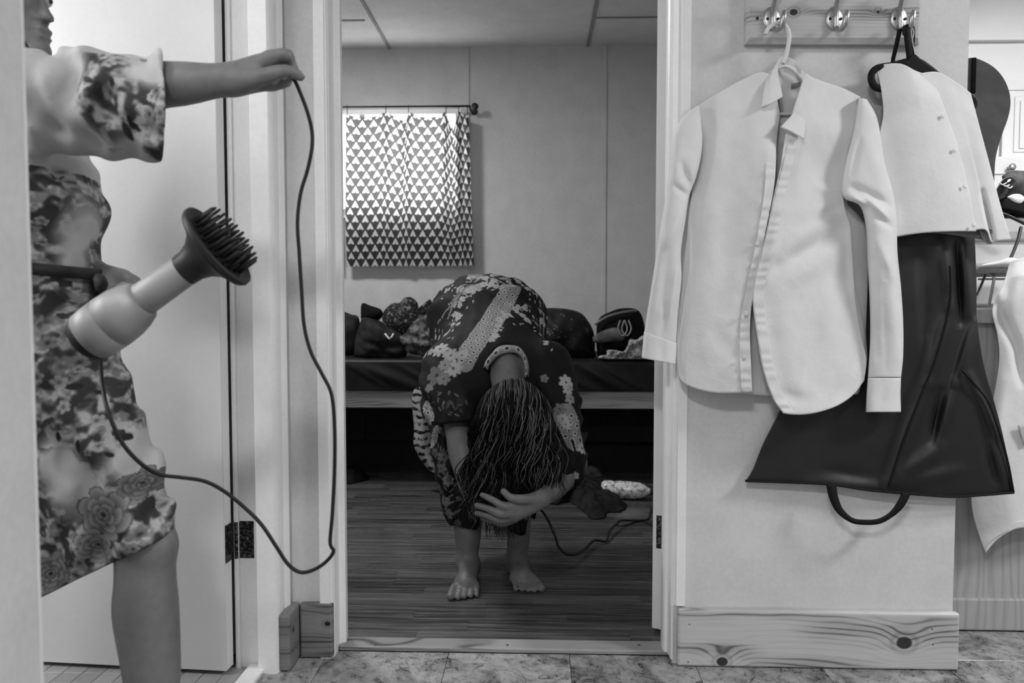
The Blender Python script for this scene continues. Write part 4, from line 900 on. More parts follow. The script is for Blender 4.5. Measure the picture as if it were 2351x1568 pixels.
M_gloss = Mt('black_patent', 0.07, 0.12, 0.6)
_xl, _xr = float(P(2262, 480, 2.47)[0]), float(P(2440, 480, 2.47)[0]); _zl = float(P(2300, 526, 2.44)[2]); _zt = float(P(2340, 494, 2.46)[2])
ub = thing('stacked_box', 'pale box stacked between the lidded box and the black tray', 'box', (_xl, 2.47, _zl))
box('body', (_xl, 2.47, _zl + 0.001), (_xr, 2.62, _zt - 0.006), M_cab, ub, 0.004); box('base_lip', (_xl - 0.004, 2.466, _zl + 0.001), (_xr + 0.004, 2.624, _zl + 0.008), M_cab, ub)
tray = thing('tray', 'black tray with a curved rim stacked on pale boxes at the right edge', 'tray', (_xl, 2.45, _zt))
sheet('rim', ([(2262, 452), (2320, 458), (2370, 466), (2430, 480)], [(2262, 474), (2330, 488), (2370, 498), (2430, 510)], [(2262, 452), (2262, 474)], [(2430, 480), (2430, 510)]), M_black, lambda px, py, u, v: 2.45 + 0.02 * (1 - v), tray, 20, 6, 0.012)
box('base', (_xl, 2.46, _zt - 0.005), (_xr, 2.64, _zt + 0.006), M_black, tray, 0.003); box('back_rim', (_xl, 2.62, _zt), (_xr, 2.64, _zt + 0.05), M_black, tray, 0.003)
sp = thing('shoe', 'glossy black lace-up shoe lying on grey cloth at the right edge', 'shoe', tuple(P(2310, 455, 2.42)))
inflate('upper', [(2283, 440), (2292, 425), (2302, 412), (2316, 405), (2328, 408), (2334, 420), (2330, 432), (2318, 440), (2312, 455), (2288, 460)], 2.44, 0.035, M_gloss, sp, 0.004, 3, (2308, 432))
for i in range(3): tube('lace', [P(2294 + i * 8, 420 + i * 3, 2.40), P(2302 + i * 8, 424 + i * 4, 2.398), P(2310 + i * 7, 420 + i * 4, 2.40)], 0.002, M_plast, sp, 6, 8)
o = inflate('grey_cloth', [(2300, 405), (2318, 393), (2345, 392), (2390, 398), (2410, 440), (2400, 465), (2340, 462), (2315, 455)], 2.50, 0.03, M_midc, None, 0.006, 5, (2350, 430)); tag(o, 'grey felt cloth behind the glossy black shoe at the right edge', 'cloth')
o = inflate('white_cloth', [(2312, 452), (2325, 446), (2342, 446), (2352, 455), (2344, 466), (2328, 463)], 2.41, 0.014, M_shirt, None, 0.006, 6, (2330, 455)); tag(o, 'small crumpled white cloth in front of the glossy black shoe', 'cloth')
o = tube('iron_cord', [P(2280, 486, 2.38), P(2305, 492, 2.37), P(2335, 505, 2.36), P(2375, 525, 2.36)], 0.005, M_cord, None, 8, 20); tag(o, 'black cord curving across in front of the pale box', 'cord')
o = tube('cable', [P(2344, 522, 2.3), P(2338, 548, 2.27), P(2328, 575, 2.2), P(2318, 598, 2.12)], 0.0045, M_cord, None, 8, 20); tag(o, 'black cable dropping onto the ironing board behind the draped shirt', 'cable')
# second shirt draped over the ironing board
s2 = thing('shirt', 'white shirt draped over the ironing board, hanging down at the right edge', 'shirt', tuple(P(2320, 1260, 1.95)))
FS = [(2300, 640, 2280, 720, 14, .02), (2285, 690, 2330, 790, 12, -.02), (2330, 780, 2345, 880, 10, -.015), (2310, 880, 2270, 1100, 20, .01), (2340, 640, 2320, 720, 20, .01)]
def d2(px, py, u, v): return 1.965 - 0.03 * np.sin(pi * np.clip(u, 0, 1)) - folds(px, py, FS) - .003 * crinkle(px, py, .02) + 0.075 * (1 - sm(0, .07, v)) * 1.0
sheet('body', ([(2318, 602), (2340, 594), (2380, 590), (2470, 592)], [(2262, 1268), (2275, 1245), (2310, 1222), (2351, 1211), (2480, 1200)],
      [(2318, 602), (2304, 650), (2284, 690), (2278, 720), (2290, 770), (2294, 830), (2280, 920), (2260, 1000), (2240, 1080), (2230, 1130), (2236, 1190), (2262, 1268)], [(2470, 592), (2480, 900), (2480, 1200)]), M_shirt, d2, s2, 70, 130, 0.0015)
sheet('hem_band', ([(2262, 1260), (2285, 1228), (2320, 1205), (2352, 1194), (2480, 1182)], [(2262, 1270), (2288, 1240), (2320, 1219), (2352, 1211), (2480, 1199)], [(2262, 1260), (2262, 1270)], [(2480, 1182), (2480, 1199)]), M_shirt, lambda px, py, u, v: d2(px, py, np.clip((px - 2262) / 218, 0, 1), np.full_like(px, .95)) - .004, s2, 40, 6, 0.0015)
sheet('sleeve_fold', ([(2262, 606), (2290, 600), (2318, 592), (2350, 598)], [(2240, 614), (2290, 612), (2320, 614), (2345, 622)], [(2262, 606), (2240, 614)], [(2350, 598), (2345, 622)]), M_shirt, lambda px, py, u, v: 2.07 - .01 * np.sin(pi * v), s2, 30, 10, 0.002)
sheet('care_label', ([(2336, 976), (2362, 974)], [(2351, 1022), (2372, 1018)], [(2336, 976), (2351, 1022)], [(2362, 974), (2372, 1018)]), Mt('printed_label', 0.7, 0.7, 0.1), lambda px, py, u, v: 1.925 + 0 * u, s2, 6, 8)
# ------------------------------------------------------------------ smooth solid modelling for bodies and draped cloth
class Solid:
    """signed distance field on a grid, blended from round cones and ellipsoids, meshed by surface nets"""
    def __init__(s, lo, hi, h):
        s.lo = np.array(lo, np.float32); s.h = h; s.n = np.ceil((np.array(hi) - s.lo) / h).astype(int) + 1
        s.D = np.full(s.n, 0.2, np.float32)
    def _sl(s, lo, hi):
        a = np.clip(((np.array(lo) - s.lo) / s.h).astype(int) - 1, 0, s.n); b = np.clip(((np.array(hi) - s.lo) / s.h).astype(int) + 2, 0, s.n)
        if np.any(b <= a): return None, None
        g = [((np.arange(a[i], b[i]) * s.h) + s.lo[i]).astype(np.float32) for i in range(3)]
        return tuple(slice(a[i], b[i]) for i in range(3)), (g[0][:, None, None], g[1][None, :, None], g[2][None, None, :])
    def _mix(s, sl, d, k, cut=False):
        D = s.D[sl]
        if cut:
            d = -d
            if k > 0: hh = np.clip(0.5 - 0.5 * (D - d) / k, 0, 1); s.D[sl] = D * (1 - hh) + d * hh + k * hh * (1 - hh)
            else: s.D[sl] = np.maximum(D, d)
            return
        if k > 0: hh = np.clip(0.5 + 0.5 * (D - d) / k, 0, 1); s.D[sl] = D * (1 - hh) + d * hh - k * hh * (1 - hh)
        else: s.D[sl] = np.minimum(D, d)
    def cone(s, a, b, ra, rb, k=0.02, flat=None, f=1.0, cut=False):
        a, b = np.array(a, float), np.array(b, float); m = max(ra, rb) * max(1.0, f) + k * 1.2 + 0.012
        sl, g = s._sl(np.minimum(a, b) - m, np.maximum(a, b) + m)
        if sl is None: return s
        ab = b - a; L2 = float(ab @ ab) + 1e-9; q = [g[i] - a[i] for i in range(3)]
        t = np.clip((q[0] * ab[0] + q[1] * ab[1] + q[2] * ab[2]) / L2, 0, 1)
        e = [q[i] - t * ab[i] for i in range(3)]
        if flat is not None:
            fl = np.array(flat, float); fl /= np.linalg.norm(fl); pr = e[0] * fl[0] + e[1] * fl[1] + e[2] * fl[2]
            e = [e[i] + pr * fl[i] * (1.0 / f - 1.0) for i in range(3)]
        d = np.sqrt(e[0] ** 2 + e[1] ** 2 + e[2] ** 2) - (ra + (rb - ra) * t)
        if f < 1: d = d * f
        s._mix(sl, d.astype(np.float32), k, cut); return s
    def chain(s, pts, rs, k=0.012, k0=None, flat=None, f=1.0):
        """smooth tapered limb through several joints, blended on as one piece"""
        q = np.array(pts, float); rs = np.array(rs, float); n = (len(q) - 1) * 6 + 1
        if len(q) == 2: p = spline(q, 3); rr = np.interp(np.linspace(0, 1, 3), [0, 1], rs)
        else:
            L = np.r_[0, np.cumsum(np.linalg.norm(np.diff(q, axis=0), axis=1))]; z = spline(np.c_[q, rs], n); p = z[:, :3]; rr = np.maximum(z[:, 3], rs.min())
        m = rs.max() * max(1.0, f) + k * 1.2 + 0.012; sl, g = s._sl(p.min(0) - m, p.max(0) + m)
        if sl is None: return s
        out = np.full(s.D[sl].shape, 0.2, np.float32); base = [sl[i].start for i in range(3)]
        fl = None if flat is None else np.array(flat, float) / np.linalg.norm(flat)
        for i in range(len(p) - 1):
            a, b = p[i], p[i + 1]; m2 = max(rr[i], rr[i + 1]) * max(1.0, f) + 0.03
            s2, g2 = s._sl(np.minimum(a, b) - m2, np.maximum(a, b) + m2)
            if s2 is None: continue
            lo_ = [max(s2[j].start, sl[j].start) for j in range(3)]; hi_ = [min(s2[j].stop, sl[j].stop) for j in range(3)]
            if any(hi_[j] <= lo_[j] for j in range(3)): continue
            gg = [(np.arange(lo_[j], hi_[j]) * s.h + s.lo[j]).astype(np.float32) for j in range(3)]; gg = (gg[0][:, None, None], gg[1][None, :, None], gg[2][None, None, :])
            ab = b - a; L2 = float(ab @ ab) + 1e-9; e = [gg[j] - a[j] for j in range(3)]; t = np.clip((e[0] * ab[0] + e[1] * ab[1] + e[2] * ab[2]) / L2, 0, 1)
            e = [e[j] - t * ab[j] for j in range(3)]
            if fl is not None:
                pr = e[0] * fl[0] + e[1] * fl[1] + e[2] * fl[2]; e = [e[j] + pr * fl[j] * (1.0 / f - 1.0) for j in range(3)]
            d = np.sqrt(e[0] ** 2 + e[1] ** 2 + e[2] ** 2) - (rr[i] + (rr[i + 1] - rr[i]) * t)
            if f < 1: d = d * f
            o_ = tuple(slice(lo_[j] - base[j], hi_[j] - base[j]) for j in range(3)); out[o_] = np.minimum(out[o_], d)
        s._mix(sl, out, k if k0 is None else max(k, k0)); return s
    def ell(s, c, r, k=0.02, rot=None, cut=False):
        c, r = np.array(c, float), np.array(r, float); m = r.max() + k * 1.2 + 0.012
        sl, g = s._sl(c - m, c + m)
        if sl is None: return s
        q = [g[i] - c[i] for i in range(3)]
        if rot is not None:
            Rm = np.array(rot.to_3x3().transposed()); q = [q[0] * Rm[i, 0] + q[1] * Rm[i, 1] + q[2] * Rm[i, 2] for i in range(3)]
        k0 = np.sqrt((q[0] / r[0]) ** 2 + (q[1] / r[1]) ** 2 + (q[2] / r[2]) ** 2); k1 = np.sqrt((q[0] / r[0] ** 2) ** 2 + (q[1] / r[1] ** 2) ** 2 + (q[2] / r[2] ** 2) ** 2) + 1e-6
        s._mix(sl, (k0 * (k0 - 1) / k1).astype(np.float32), k, cut); return s
    def plane(s, pt, nrm, lo=None, hi=None, k=0.004):
        """keep the side opposite nrm (inside a box if given)"""
        n = np.array(nrm, float); n /= np.linalg.norm(n)
        sl, g = s._sl(lo if lo is not None else s.lo, hi if hi is not None else s.lo + s.n * s.h)
        d = (g[0] - pt[0]) * n[0] + (g[1] - pt[1]) * n[1] + (g[2] - pt[2]) * n[2]
        s._mix(sl, -d.astype(np.float32), k, True); return s
    def warp(s, fn):
        sl, g = s._sl(s.lo, s.lo + s.n * s.h); s.D = (s.D + fn(*g)).astype(np.float32); return s
    def net(s, smooth=2):
        D = s.D; ins = D < 0; n = np.array(D.shape) - 1
        cs = np.zeros(n, np.int8)
        for dx in (0, 1):
            for dy in (0, 1):
                for dz in (0, 1): cs += ins[dx:n[0] + dx, dy:n[1] + dy, dz:n[2] + dz]
        act = np.argwhere((cs > 0) & (cs < 8)); idx = np.full(n, -1, np.int64); idx[tuple(act.T)] = np.arange(len(act))
        cor = np.array([(x, y, z) for x in (0, 1) for y in (0, 1) for z in (0, 1)])
        val = np.stack([D[tuple((act + c).T)] for c in cor], 1); acc = np.zeros((len(act), 3)); cnt = np.zeros(len(act))
        for i in range(8):
            for j in range(i + 1, 8):
                if np.abs(cor[i] - cor[j]).sum() != 1: continue
                a, b = val[:, i], val[:, j]; m = (a < 0) != (b < 0); t = np.where(m, a / np.where(m, a - b, 1), 0)
                acc += np.where(m[:, None], cor[i] + t[:, None] * (cor[j] - cor[i]), 0); cnt += m
        V = (act + acc / cnt[:, None]) * s.h + s.lo; F = []
        for ax in range(3):
            u, w = (ax + 1) % 3, (ax + 2) % 3
            sa = [slice(None)] * 3; sb = [slice(None)] * 3; sa[ax] = slice(0, -1); sb[ax] = slice(1, None)
            e = np.argwhere(ins[tuple(sa)] != ins[tuple(sb)]); e = e[(e[:, u] > 0) & (e[:, w] > 0) & (e[:, u] < n[u]) & (e[:, w] < n[w])]
            if not len(e): continue
            fl = ins[tuple(e.T)]; c = []
            for du, dw in ((-1, -1), (0, -1), (0, 0), (-1, 0)):
                q = e.copy(); q[:, u] += du; q[:, w] += dw; c.append(idx[tuple(q.T)])
            c = np.stack(c, 1); c[~fl] = c[~fl][:, ::-1]; F.append(c)
        F = np.vstack(F); F = F[(F >= 0).all(1)]
        for _ in range(smooth):
            S = np.zeros_like(V); C = np.zeros(len(V))
            for k in range(4):
                for m in (1, 3): np.add.at(S, F[:, k], V[F[:, (k + m) % 4]]); np.add.at(C, F[:, k], 1)
            V = V * 0.5 + 0.5 * S / np.maximum(C, 1)[:, None]
        return V, F
def subdivide(V, F):
    """each quad into four"""
    n = len(V); e = np.sort(np.concatenate([F[:, [i, (i + 1) % 4]] for i in range(4)]), 1)
    ue, inv = np.unique(e, axis=0, return_inverse=True); inv = inv.reshape(4, -1).T
    M = (V[ue[:, 0]] + V[ue[:, 1]]) / 2; Cc = V[F].mean(1)
    me = n + inv; ce = n + len(ue) + np.arange(len(F))
    Q = np.concatenate([np.stack([F[:, i], me[:, i], ce, me[:, (i + 3) % 4]], 1) for i in range(4)])
    return np.vstack([V, M, Cc]), Q
def vnormals(V, F):
    fn = np.cross(V[F[:, 2]] - V[F[:, 0]], V[F[:, 3]] - V[F[:, 1]]); N = np.zeros_like(V)
    for k in range(4): np.add.at(N, F[:, k], fn)
    return N / (np.linalg.norm(N, axis=1)[:, None] + 1e-12)
def _hash(i, j, k): 
    h = (i * 374761393 + j * 668265263 + k * 2147483647 + 1274126177) & 0xffffffff; h = ((h ^ (h >> 13)) * 1274126177) & 0xffffffff
    return ((h ^ (h >> 16)) & 0xffff) / 65535.0
def vnoise(Q, sc, oct=3, seed=0):
    out = np.zeros(len(Q)); amp = 1.0; tot = 0
    for o in range(oct):
        q = Q * sc * 2 ** o + 17.3 * (seed + o); i = np.floor(q).astype(np.int64); f = q - i; f = f * f * (3 - 2 * f); r = np.zeros(len(Q))
        for dx in (0, 1):
            for dy in (0, 1):
                for dz in (0, 1):
                    w = (f[:, 0] if dx else 1 - f[:, 0]) * (f[:, 1] if dy else 1 - f[:, 1]) * (f[:, 2] if dz else 1 - f[:, 2])
                    r += w * _hash(i[:, 0] + dx, i[:, 1] + dy, i[:, 2] + dz)
        out += amp * r; tot += amp; amp *= 0.55
    return out / tot
def set_print(o, g):
    """per-vertex fabric print (display greys) used by print_cloth materials"""
    c = np.where(g <= 0.04045, g / 12.92, ((np.maximum(g, 0) + 0.055) / 1.055) ** 2.4)
    a = o.data.attributes.new('print', 'FLOAT', 'POINT'); a.data.foreach_set('value', c.astype(np.float32))
def print_cloth(name, rough=0.7, spec=0.25):
    m = Mt(name, 0.5, rough, spec); a = m.attr('print'); n = m.noise(m.world(), 900.0, 1.0)
    m.grey(Ex(m.nt, a.outputs['Fac']) * (n * 0.3 + 0.85)); m.bump(n, 0.1, 0.0006); return m
def skin(name, g):
    m = Mt(name, g, 0.5, 0.3); w = m.world(); n = m.noise(w, 60.0, 4.0) * 0.6 + m.noise(w, 9.0, 2.0) * 0.4
    m.lgrey(n.step(0.25, 0.75), g - 0.03, g + 0.03); m.bump(m.noise(w, 600.0, 2.0), 0.1, 0.0006)
    m.p.inputs['Subsurface Weight'].default_value = 0.0; return m
def qp(px, py, Y): return P(px, py, Y)
# ------------------------------------------------------------------ woman at the bathroom door (walking out, holding the dryer cord up)
YP = 1.34; YN = 1.23
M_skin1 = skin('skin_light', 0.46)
S = Solid((-1.42, 1.02, 0.0), (-0.32, 1.62, 1.56), 0.0050)
# head in profile, facing right
S.ell(P(-28, -36, YP), (0.092, 0.074, 0.110), 0.0)
S.ell(P(4, 30, YP), (0.060, 0.056, 0.080), 0.015)
S.cone(P(15, 92, YP), P(70, 108, YP), 0.030, 0.017, 0.015); S.ell(P(98, 114, YP), (0.0125, 0.017, 0.0145), 0.014)
S.ell(P(70, 74, YP), (0.024, 0.025, 0.034), 0.012); S.ell(P(40, 16, YP), (0.038, 0.044, 0.034), 0.015)
S.cone(P(86, -20, YP), P(108, 38, YP), 0.0065, 0.0085, 0.008); S.ell(P(113, 43, YP), (0.0085, 0.0085, 0.0070), 0.006)
for sy in (-1, 1): S.ell(P(95, 47, YP) + np.array([0, sy * 0.011, 0]), (0.009, 0.006, 0.0070), 0.004)
S.cone(P(102, 69, YP) + [0, -.013, 0], P(102, 69, YP) + [0, .013, 0], 0.0062, 0.0062, 0.004)
S.cone(P(101, 88, YP) + [0, -.012, 0], P(101, 88, YP) + [0, .012, 0], 0.0064, 0.0064, 0.004)
S.cone(P(115, 78.5, YP) + [0, -.022, 0], P(115, 78.5, YP) + [0, .022, 0], 0.0040, 0.0040, 0.001, cut=True)
S.cone(P(70, 80, YP) + [0, -.028, 0], P(110, 78.5, YP) + [0, -.018, 0], 0.0030, 0.0042, 0.001, cut=True)
S.ell(P(92, 52, YP) + np.array([0, -0.017, 0]), (0.006, 0.004, 0.003), 0.001, cut=True)
for sy in (-1, 1): S.ell(P(80, -14, YP) + np.array([0, sy * 0.030, 0]), (0.014, 0.014, 0.012), 0.008, cut=True)
S.ell(P(-12, 5, YP) + np.array([0, -0.072, 0]), (0.018, 0.008, 0.030), 0.006)
# neck and trunk
S.cone(P(0, 80, YP), P(5, 185, YP), 0.050, 0.056, 0.02)
S.cone(P(20, 215, YP), P(60, 420, YP), 0.075, 0.082, 0.04, (0, 1, 0), 1.4); S.cone(P(60, 420, YP), P(75, 640, YP), 0.078, 0.070, 0.04, (0, 1, 0), 1.3)
S.cone(P(75, 640, YP), P(88, 840, YP), 0.074, 0.092, 0.03, (0, 1, 0), 1.3)
# near arm, straight out to the right
sh0, el, wr = P(45, 205, YN), P(335, 196, YN), P(523, 183, YN)
S.chain([sh0, el], [0.05, 0.037], 0.03); S.chain([el, P(420, 192, YN), wr], [0.037, 0.034, 0.0235], 0.015)
# far arm bent to the waist
S.chain([P(50, 215, 1.48), P(40, 480, 1.50), P(215, 628, 1.385)], [0.045, 0.038, 0.023], 0.02)
# legs: near leg forward, far leg behind
S.chain([P(100, 850, 1.325), P(330, 1246, 1.305)], [0.062, 0.048], 0.02); S.ell(P(356, 1252, 1.30), (0.036, 0.042, 0.046), 0.012)
S.chain([P(334, 1262, 1.305), P(334, 1330, 1.305), P(335, 1400, 1.31), P(345, 1500, 1.312), P(350, 1570, 1.315), P(352, 1745, 1.32)], [0.050, 0.0505, 0.0545, 0.050, 0.046, 0.031], 0.012)
fa = P(352, 1775, 1.32); S.cone((fa[0] - 0.03, fa[1], 0.035), (fa[0] + 0.13, fa[1] - 0.01, 0.022), 0.034, 0.02, 0.02, (0, 1, 0), 1.5)
for i in range(5): S.cone((fa[0] + 0.12, fa[1] - 0.04 + 0.018 * i, 0.018), (fa[0] + 0.175 - 0.011 * i, fa[1] - 0.044 + 0.019 * i, 0.013), 0.011 - .0008 * i, 0.010 - .0008 * i, 0.006)
S.chain([P(85, 850, 1.40), P(30, 1290, 1.41), P(-70, 1700, 1.42)], [0.066, 0.056, 0.032], 0.03)
fb = P(-70, 1730, 1.42); S.cone((fb[0] - 0.02, fb[1], 0.04), (fb[0] + 0.13, fb[1], 0.022), 0.032, 0.02, 0.02, (0, 1, 0), 1.5)
# near hand: pinching the cord, index over thumb
def fing(pts, rs, k=0.0045): S.chain([P(*q) for q in pts], rs, 0.004, k)
S.cone(wr, P(600, 160, YN + .014), 0.0225, 0.025, 0.014, (0, 1, 0), 0.85); S.cone(P(545, 188, YN), P(618, 182, YN + .028), 0.02, 0.017, 0.014)
S.cone(P(560, 165, YN - .002), P(624, 136, YN - .004), 0.016, 0.0125, 0.012)
fing([(618, 136, YN - .006), (657, 126, YN - .010), (668, 148, YN + .006), (681, 173, YN + .004)], [0.0128, 0.0110, 0.0090, 0.0078], 0.008)
fing([(612, 148, YN + .016), (655, 142, YN + .018), (667, 168, YN + .016), (650, 188, YN + .012)], [0.012, 0.0105, 0.009, 0.008], 0.008)
fing([(606, 160, YN + .034), (648, 160, YN + .036), (660, 186, YN + .030), (640, 196, YN + .022)], [0.0115, 0.010, 0.0088, 0.008], 0.008)
fing([(600, 172, YN + .048), (632, 178, YN + .050), (644, 194, YN + .042), (622, 200, YN + .034)], [0.010, 0.009, 0.008, 0.0072], 0.008)
fing([(556, 190, YN - .008), (602, 177, YN - .022), (648, 163, YN - .022), (676, 168, YN - .012), (690, 177, YN - .006)], [0.017, 0.0135, 0.0108, 0.0095, 0.0078], 0.008)
# far hand: fist round the dryer handle
hw = P(215, 628, 1.385)
S.cone(hw, P(278, 650, 1.355), 0.023, 0.026, 0.015, (0, 1, 0), 0.9)
for i in range(4):
    z = 632 + i * 17; y = 1.345 + 0.004 * i
    S.chain([P(262, z, y), P(298, z + 8, y - .02), P(318, z + 22, y), P(300, z + 30, y + .022)], [0.012, 0.011, 0.0095, 0.0085], 0.004, 0.01)
S.chain([P(236, 640, 1.35), P(262, 672, 1.315), P(296, 668, 1.31)], [0.014, 0.0115, 0.009], 0.004, 0.01)
V, F = S.net(1)
w1 = obj('person', V, F, M_skin1)
tag(w1, 'person in a pale floral robe at the bathroom door, holding up a cord', 'person')
M_eye = Mt('eye_white', 0.75, 0.2, 0.5); M_iris = Mt('eye_iris', 0.12, 0.2, 0.5); M_brow = Mt('brow_hair', 0.2, 0.8, 0.2)
for sy in (-1, 1):
    c = P(84, -12, YP) + np.array([0, sy * 0.029, 0]); e = lathe('eye', [(0, .002), (.004, .0095), (.010, .0115), (.016, .009), (.020, .002)], tuple(c - [0.012, 0, 0]), (1, 0, 0), M_eye, w1, 18)
    s = lathe('iris', [(0, .0055), (.0012, .0045)], tuple(c + [0.0068, 0, 0]), (1, 0, 0), M_iris, None, 14); s.parent = e
M_hair1 = Mt('dark_hair', 0.16, 0.5, 0.4)
hp = Solid((-1.42, 1.15, 1.22), (-0.9, 1.54, 1.6), 0.006)
hp.ell(P(-30, -42, YP), (0.096, 0.086, 0.118), 0.0); hp.cone(P(-95, 0, YP), P(-75, 190, YP), 0.06, 0.035, 0.04)
hp.plane(P(48, -40, YP), (1, 0, -0.35), k=0.01); hp.warp(lambda x, y, z: 0.003 * np.sin(120 * y + 30 * z) + 0.002 * np.sin(220 * x + 90 * y))
Vh, Fh = hp.net(1); obj('hair', Vh, Fh, M_hair1, w1)

# robe
R_ = Solid((-1.40, 1.05, 0.22), (-0.46, 1.66, 1.34), 0.0050)
R_.cone(P(5, 200, YP), P(40, 410, YP), 0.092, 0.100, 0.0, (0, 1, 0), 1.5); R_.ell(P(96, 475, 1.33), (0.082, 0.15, 0.070), 0.03)
R_.cone(P(50, 410, YP), P(82, 620, YP), 0.104, 0.092, 0.02, (0, 1, 0), 1.4); R_.cone(P(82, 620, YP), P(98, 830, YP), 0.094, 0.112, 0.02, (0, 1, 0), 1.35)
R_.chain([P(118, 830, 1.31), P(316, 1205, 1.305), P(340, 1330, 1.30)], [0.112, 0.070, 0.060], 0.04)
R_.chain([P(90, 830, 1.37), P(60, 1150, 1.37), P(20, 1420, 1.37)], [0.12, 0.125, 0.14], 0.04)
R_.cone(P(105, 900, 1.33), P(185, 1330, 1.34), 0.11, 0.080, 0.04)
# wide sleeve on the near arm
R_.chain([P(50, 215, YN + .02), P(220, 232, YN), P(420, 246, YN)], [0.072, 0.074, 0.074], 0.03)
R_.cone(P(90, 300, YN + .01), P(420, 318, YN), 0.038, 0.038, 0.02); R_.cone(P(60, 172, YN), P(420, 180, YN), 0.034, 0.034, 0.02)
R_.chain([P(45, 215, 1.48), P(35, 470, 1.52)], [0.07, 0.08], 0.03)
def rw(x, y, z):
    a = 0.0042 * np.sin(46 * x + 34 * z + 3 * np.sin(9 * z)) * np.sin(14 * z + 9 * x) + 0.0030 * np.sin(95 * x - 50 * z + 40 * y)
    sk = np.clip((0.82 - z) / 0.25, 0, 1); a = a + sk * 0.010 * np.sin(60 * x + 22 * z + 18 * y)
    sl = np.clip((z - 1.09) / 0.04, 0, 1) * np.clip((x + 0.98) / 0.08, 0, 1)
    a = a + sl * (0.006 * np.sin(52 * (x + 0.9) + 40 * (z - 1.2) + 2.5 * np.sin(40 * z)) + 0.004 * np.sin(110 * x + 20 * z))
    return a
R_.warp(rw)
hA, hB = P(407, 1219, 1.30), P(88, 1372, 1.30); hd = hB - hA; nrm = np.array([hd[2], 0, -hd[0]]); nrm = nrm if nrm[2] < 0 else -nrm
R_.plane(hA, nrm, k=0.003)
ce_ = P(371, 250, YN); R_.plane(ce_, (0.86, 0.5, 0.0), (-0.82, 1.05, 1.05), (-0.40, 1.66, 1.36), k=0.003)
R_.cone(P(300, 226, YN), P(440, 232, YN), 0.042, 0.056, 0.004, cut=True)
V, F = R_.net(2); V, F = subdivide(V, F)
M_robe = print_cloth('robe_print', 0.8, 0.15)
rb = obj('robe', V, F, M_robe, w1, True, 'pale floral robe with dark blotched flowers')
N = vnormals(V, F); Q = V * np.array([1, .6, 1])
c1 = vnoise(Q, 9, 2, 3); c2 = vnoise(Q + .02 * np.stack([vnoise(Q, 40, 2, 5), vnoise(Q, 40, 2, 6), vnoise(Q, 40, 2, 7)], 1), 62, 2, 9); c3 = vnoise(Q, 120, 2, 11)
z, x = V[:, 2], V[:, 0]
dens = np.where(z > 1.08, 0.36, 0.52) + np.where((z < 1.10) & (z > 0.70), 0.13, 0) + np.where((z < 0.62), 0.06, 0)
dens = dens + np.where((x > -0.85) & (z > 1.1) & (z < 1.24), 0.09, 0)
cl = np.clip((c1 + dens - 0.94) / 0.10, 0, 1)
dark = cl * np.clip((c2 - 0.42) / 0.16, 0, 1)
mid = cl * np.clip((c3 - 0.40) / 0.2, 0, 1)
g = 0.70 - 0.46 * dark - 0.20 * mid * (1 - dark) + 0.04 * (c3 - .5)
rgr = np.random.default_rng(17); cand = np.where((cl > .5) & (V[:, 1] < 1.34) & (N[:, 1] < -.1))[0]
for i in rgr.choice(cand, 190):
    c = V[i]; R = rgr.uniform(.007, .016); m = np.where(((V - c) ** 2).sum(1) < (R * 1.3) ** 2)[0]; t = (V[m] - c)[:, [0, 2]]; r = np.hypot(t[:, 0], t[:, 1]) / R; th = np.arctan2(t[:, 1], t[:, 0]) + rgr.uniform(0, 6)
    if rgr.random() < .6:
        e = .6 + .4 * np.abs(np.cos(2.5 * th)); mk = np.clip((e - r) / .15, 0, 1); v = rgr.uniform(.45, .66) - .3 * np.exp(-(r / .3) ** 2); g[m] = g[m] * (1 - mk) + v * mk
    else:
        x, y = r * np.cos(th), r * np.sin(th) * 2.2; mk = np.clip((1 - x * x - y * y) * 3, 0, 1); g[m] = g[m] * (1 - mk) + rgr.uniform(.14, .25) * mk
def rose(px, py, R, lo, hi, seed=0):
    c = np.array(P(px, py, 1.28)); t = (V - c)[:, [0, 2]]; r = np.hypot(t[:, 0], t[:, 1]) / R; th = np.arctan2(t[:, 1], t[:, 0]) + .25 * np.sin(5 * r + seed)
    out = np.zeros(len(V)); val = np.full(len(V), lo)
    for j, rj in enumerate((1.0, 0.7, 0.42, 0.2)):
        n = 6 - j; a = np.abs(((th + seed + j * 0.6) * n / (2 * pi)) % 1.0 - 0.5) * 2
        e = rj * (1.0 - 0.28 * a ** 3); m = r < e
        pv = lo + (hi - lo) * np.clip((r / e - 0.35) * 1.7, 0, 1) * (1 - 0.45 * a ** 4) * np.clip((1.02 - r / e) * 9, 0.35, 1)
        val = np.where(m, pv, val); out = np.maximum(out, m)
    return out * (V[:, 1] < 1.36), val
for a in ((272, 1165, .050, .20, .60, 0), (335, 1105, .026, .14, .5, 4), (130, 1310, .032, .15, .58, 5), (100, 780, .026, .16, .55, 7), (235, 1245, .034, .25, .66, 3)):
    m, pv = rose(*a); g = g * (1 - m) + pv * m
set_print(rb, np.clip(g, 0.08, 0.74))
M_sash = cloth('dark_sash', 0.16, 0.7, 0.3, 0.04)
yb = 1.335
th = np.linspace(0, 2 * pi, 60); cx_, cz_ = P(88, 622, yb)[0], P(88, 622, yb)[2]
tube('sash', [(cx_ + 0.106 * cos(a), yb + 0.150 * sin(a), cz_ - 0.012 * cos(a) + 0.006) for a in th], 0.010, M_sash, w1, 8, None, 0.8)
inflate('sash_knot', [(214, 640), (222, 628), (240, 634), (248, 652), (240, 668), (222, 666)], 1.22, 0.02, M_sash, w1, 0.004, 2, (231, 650))

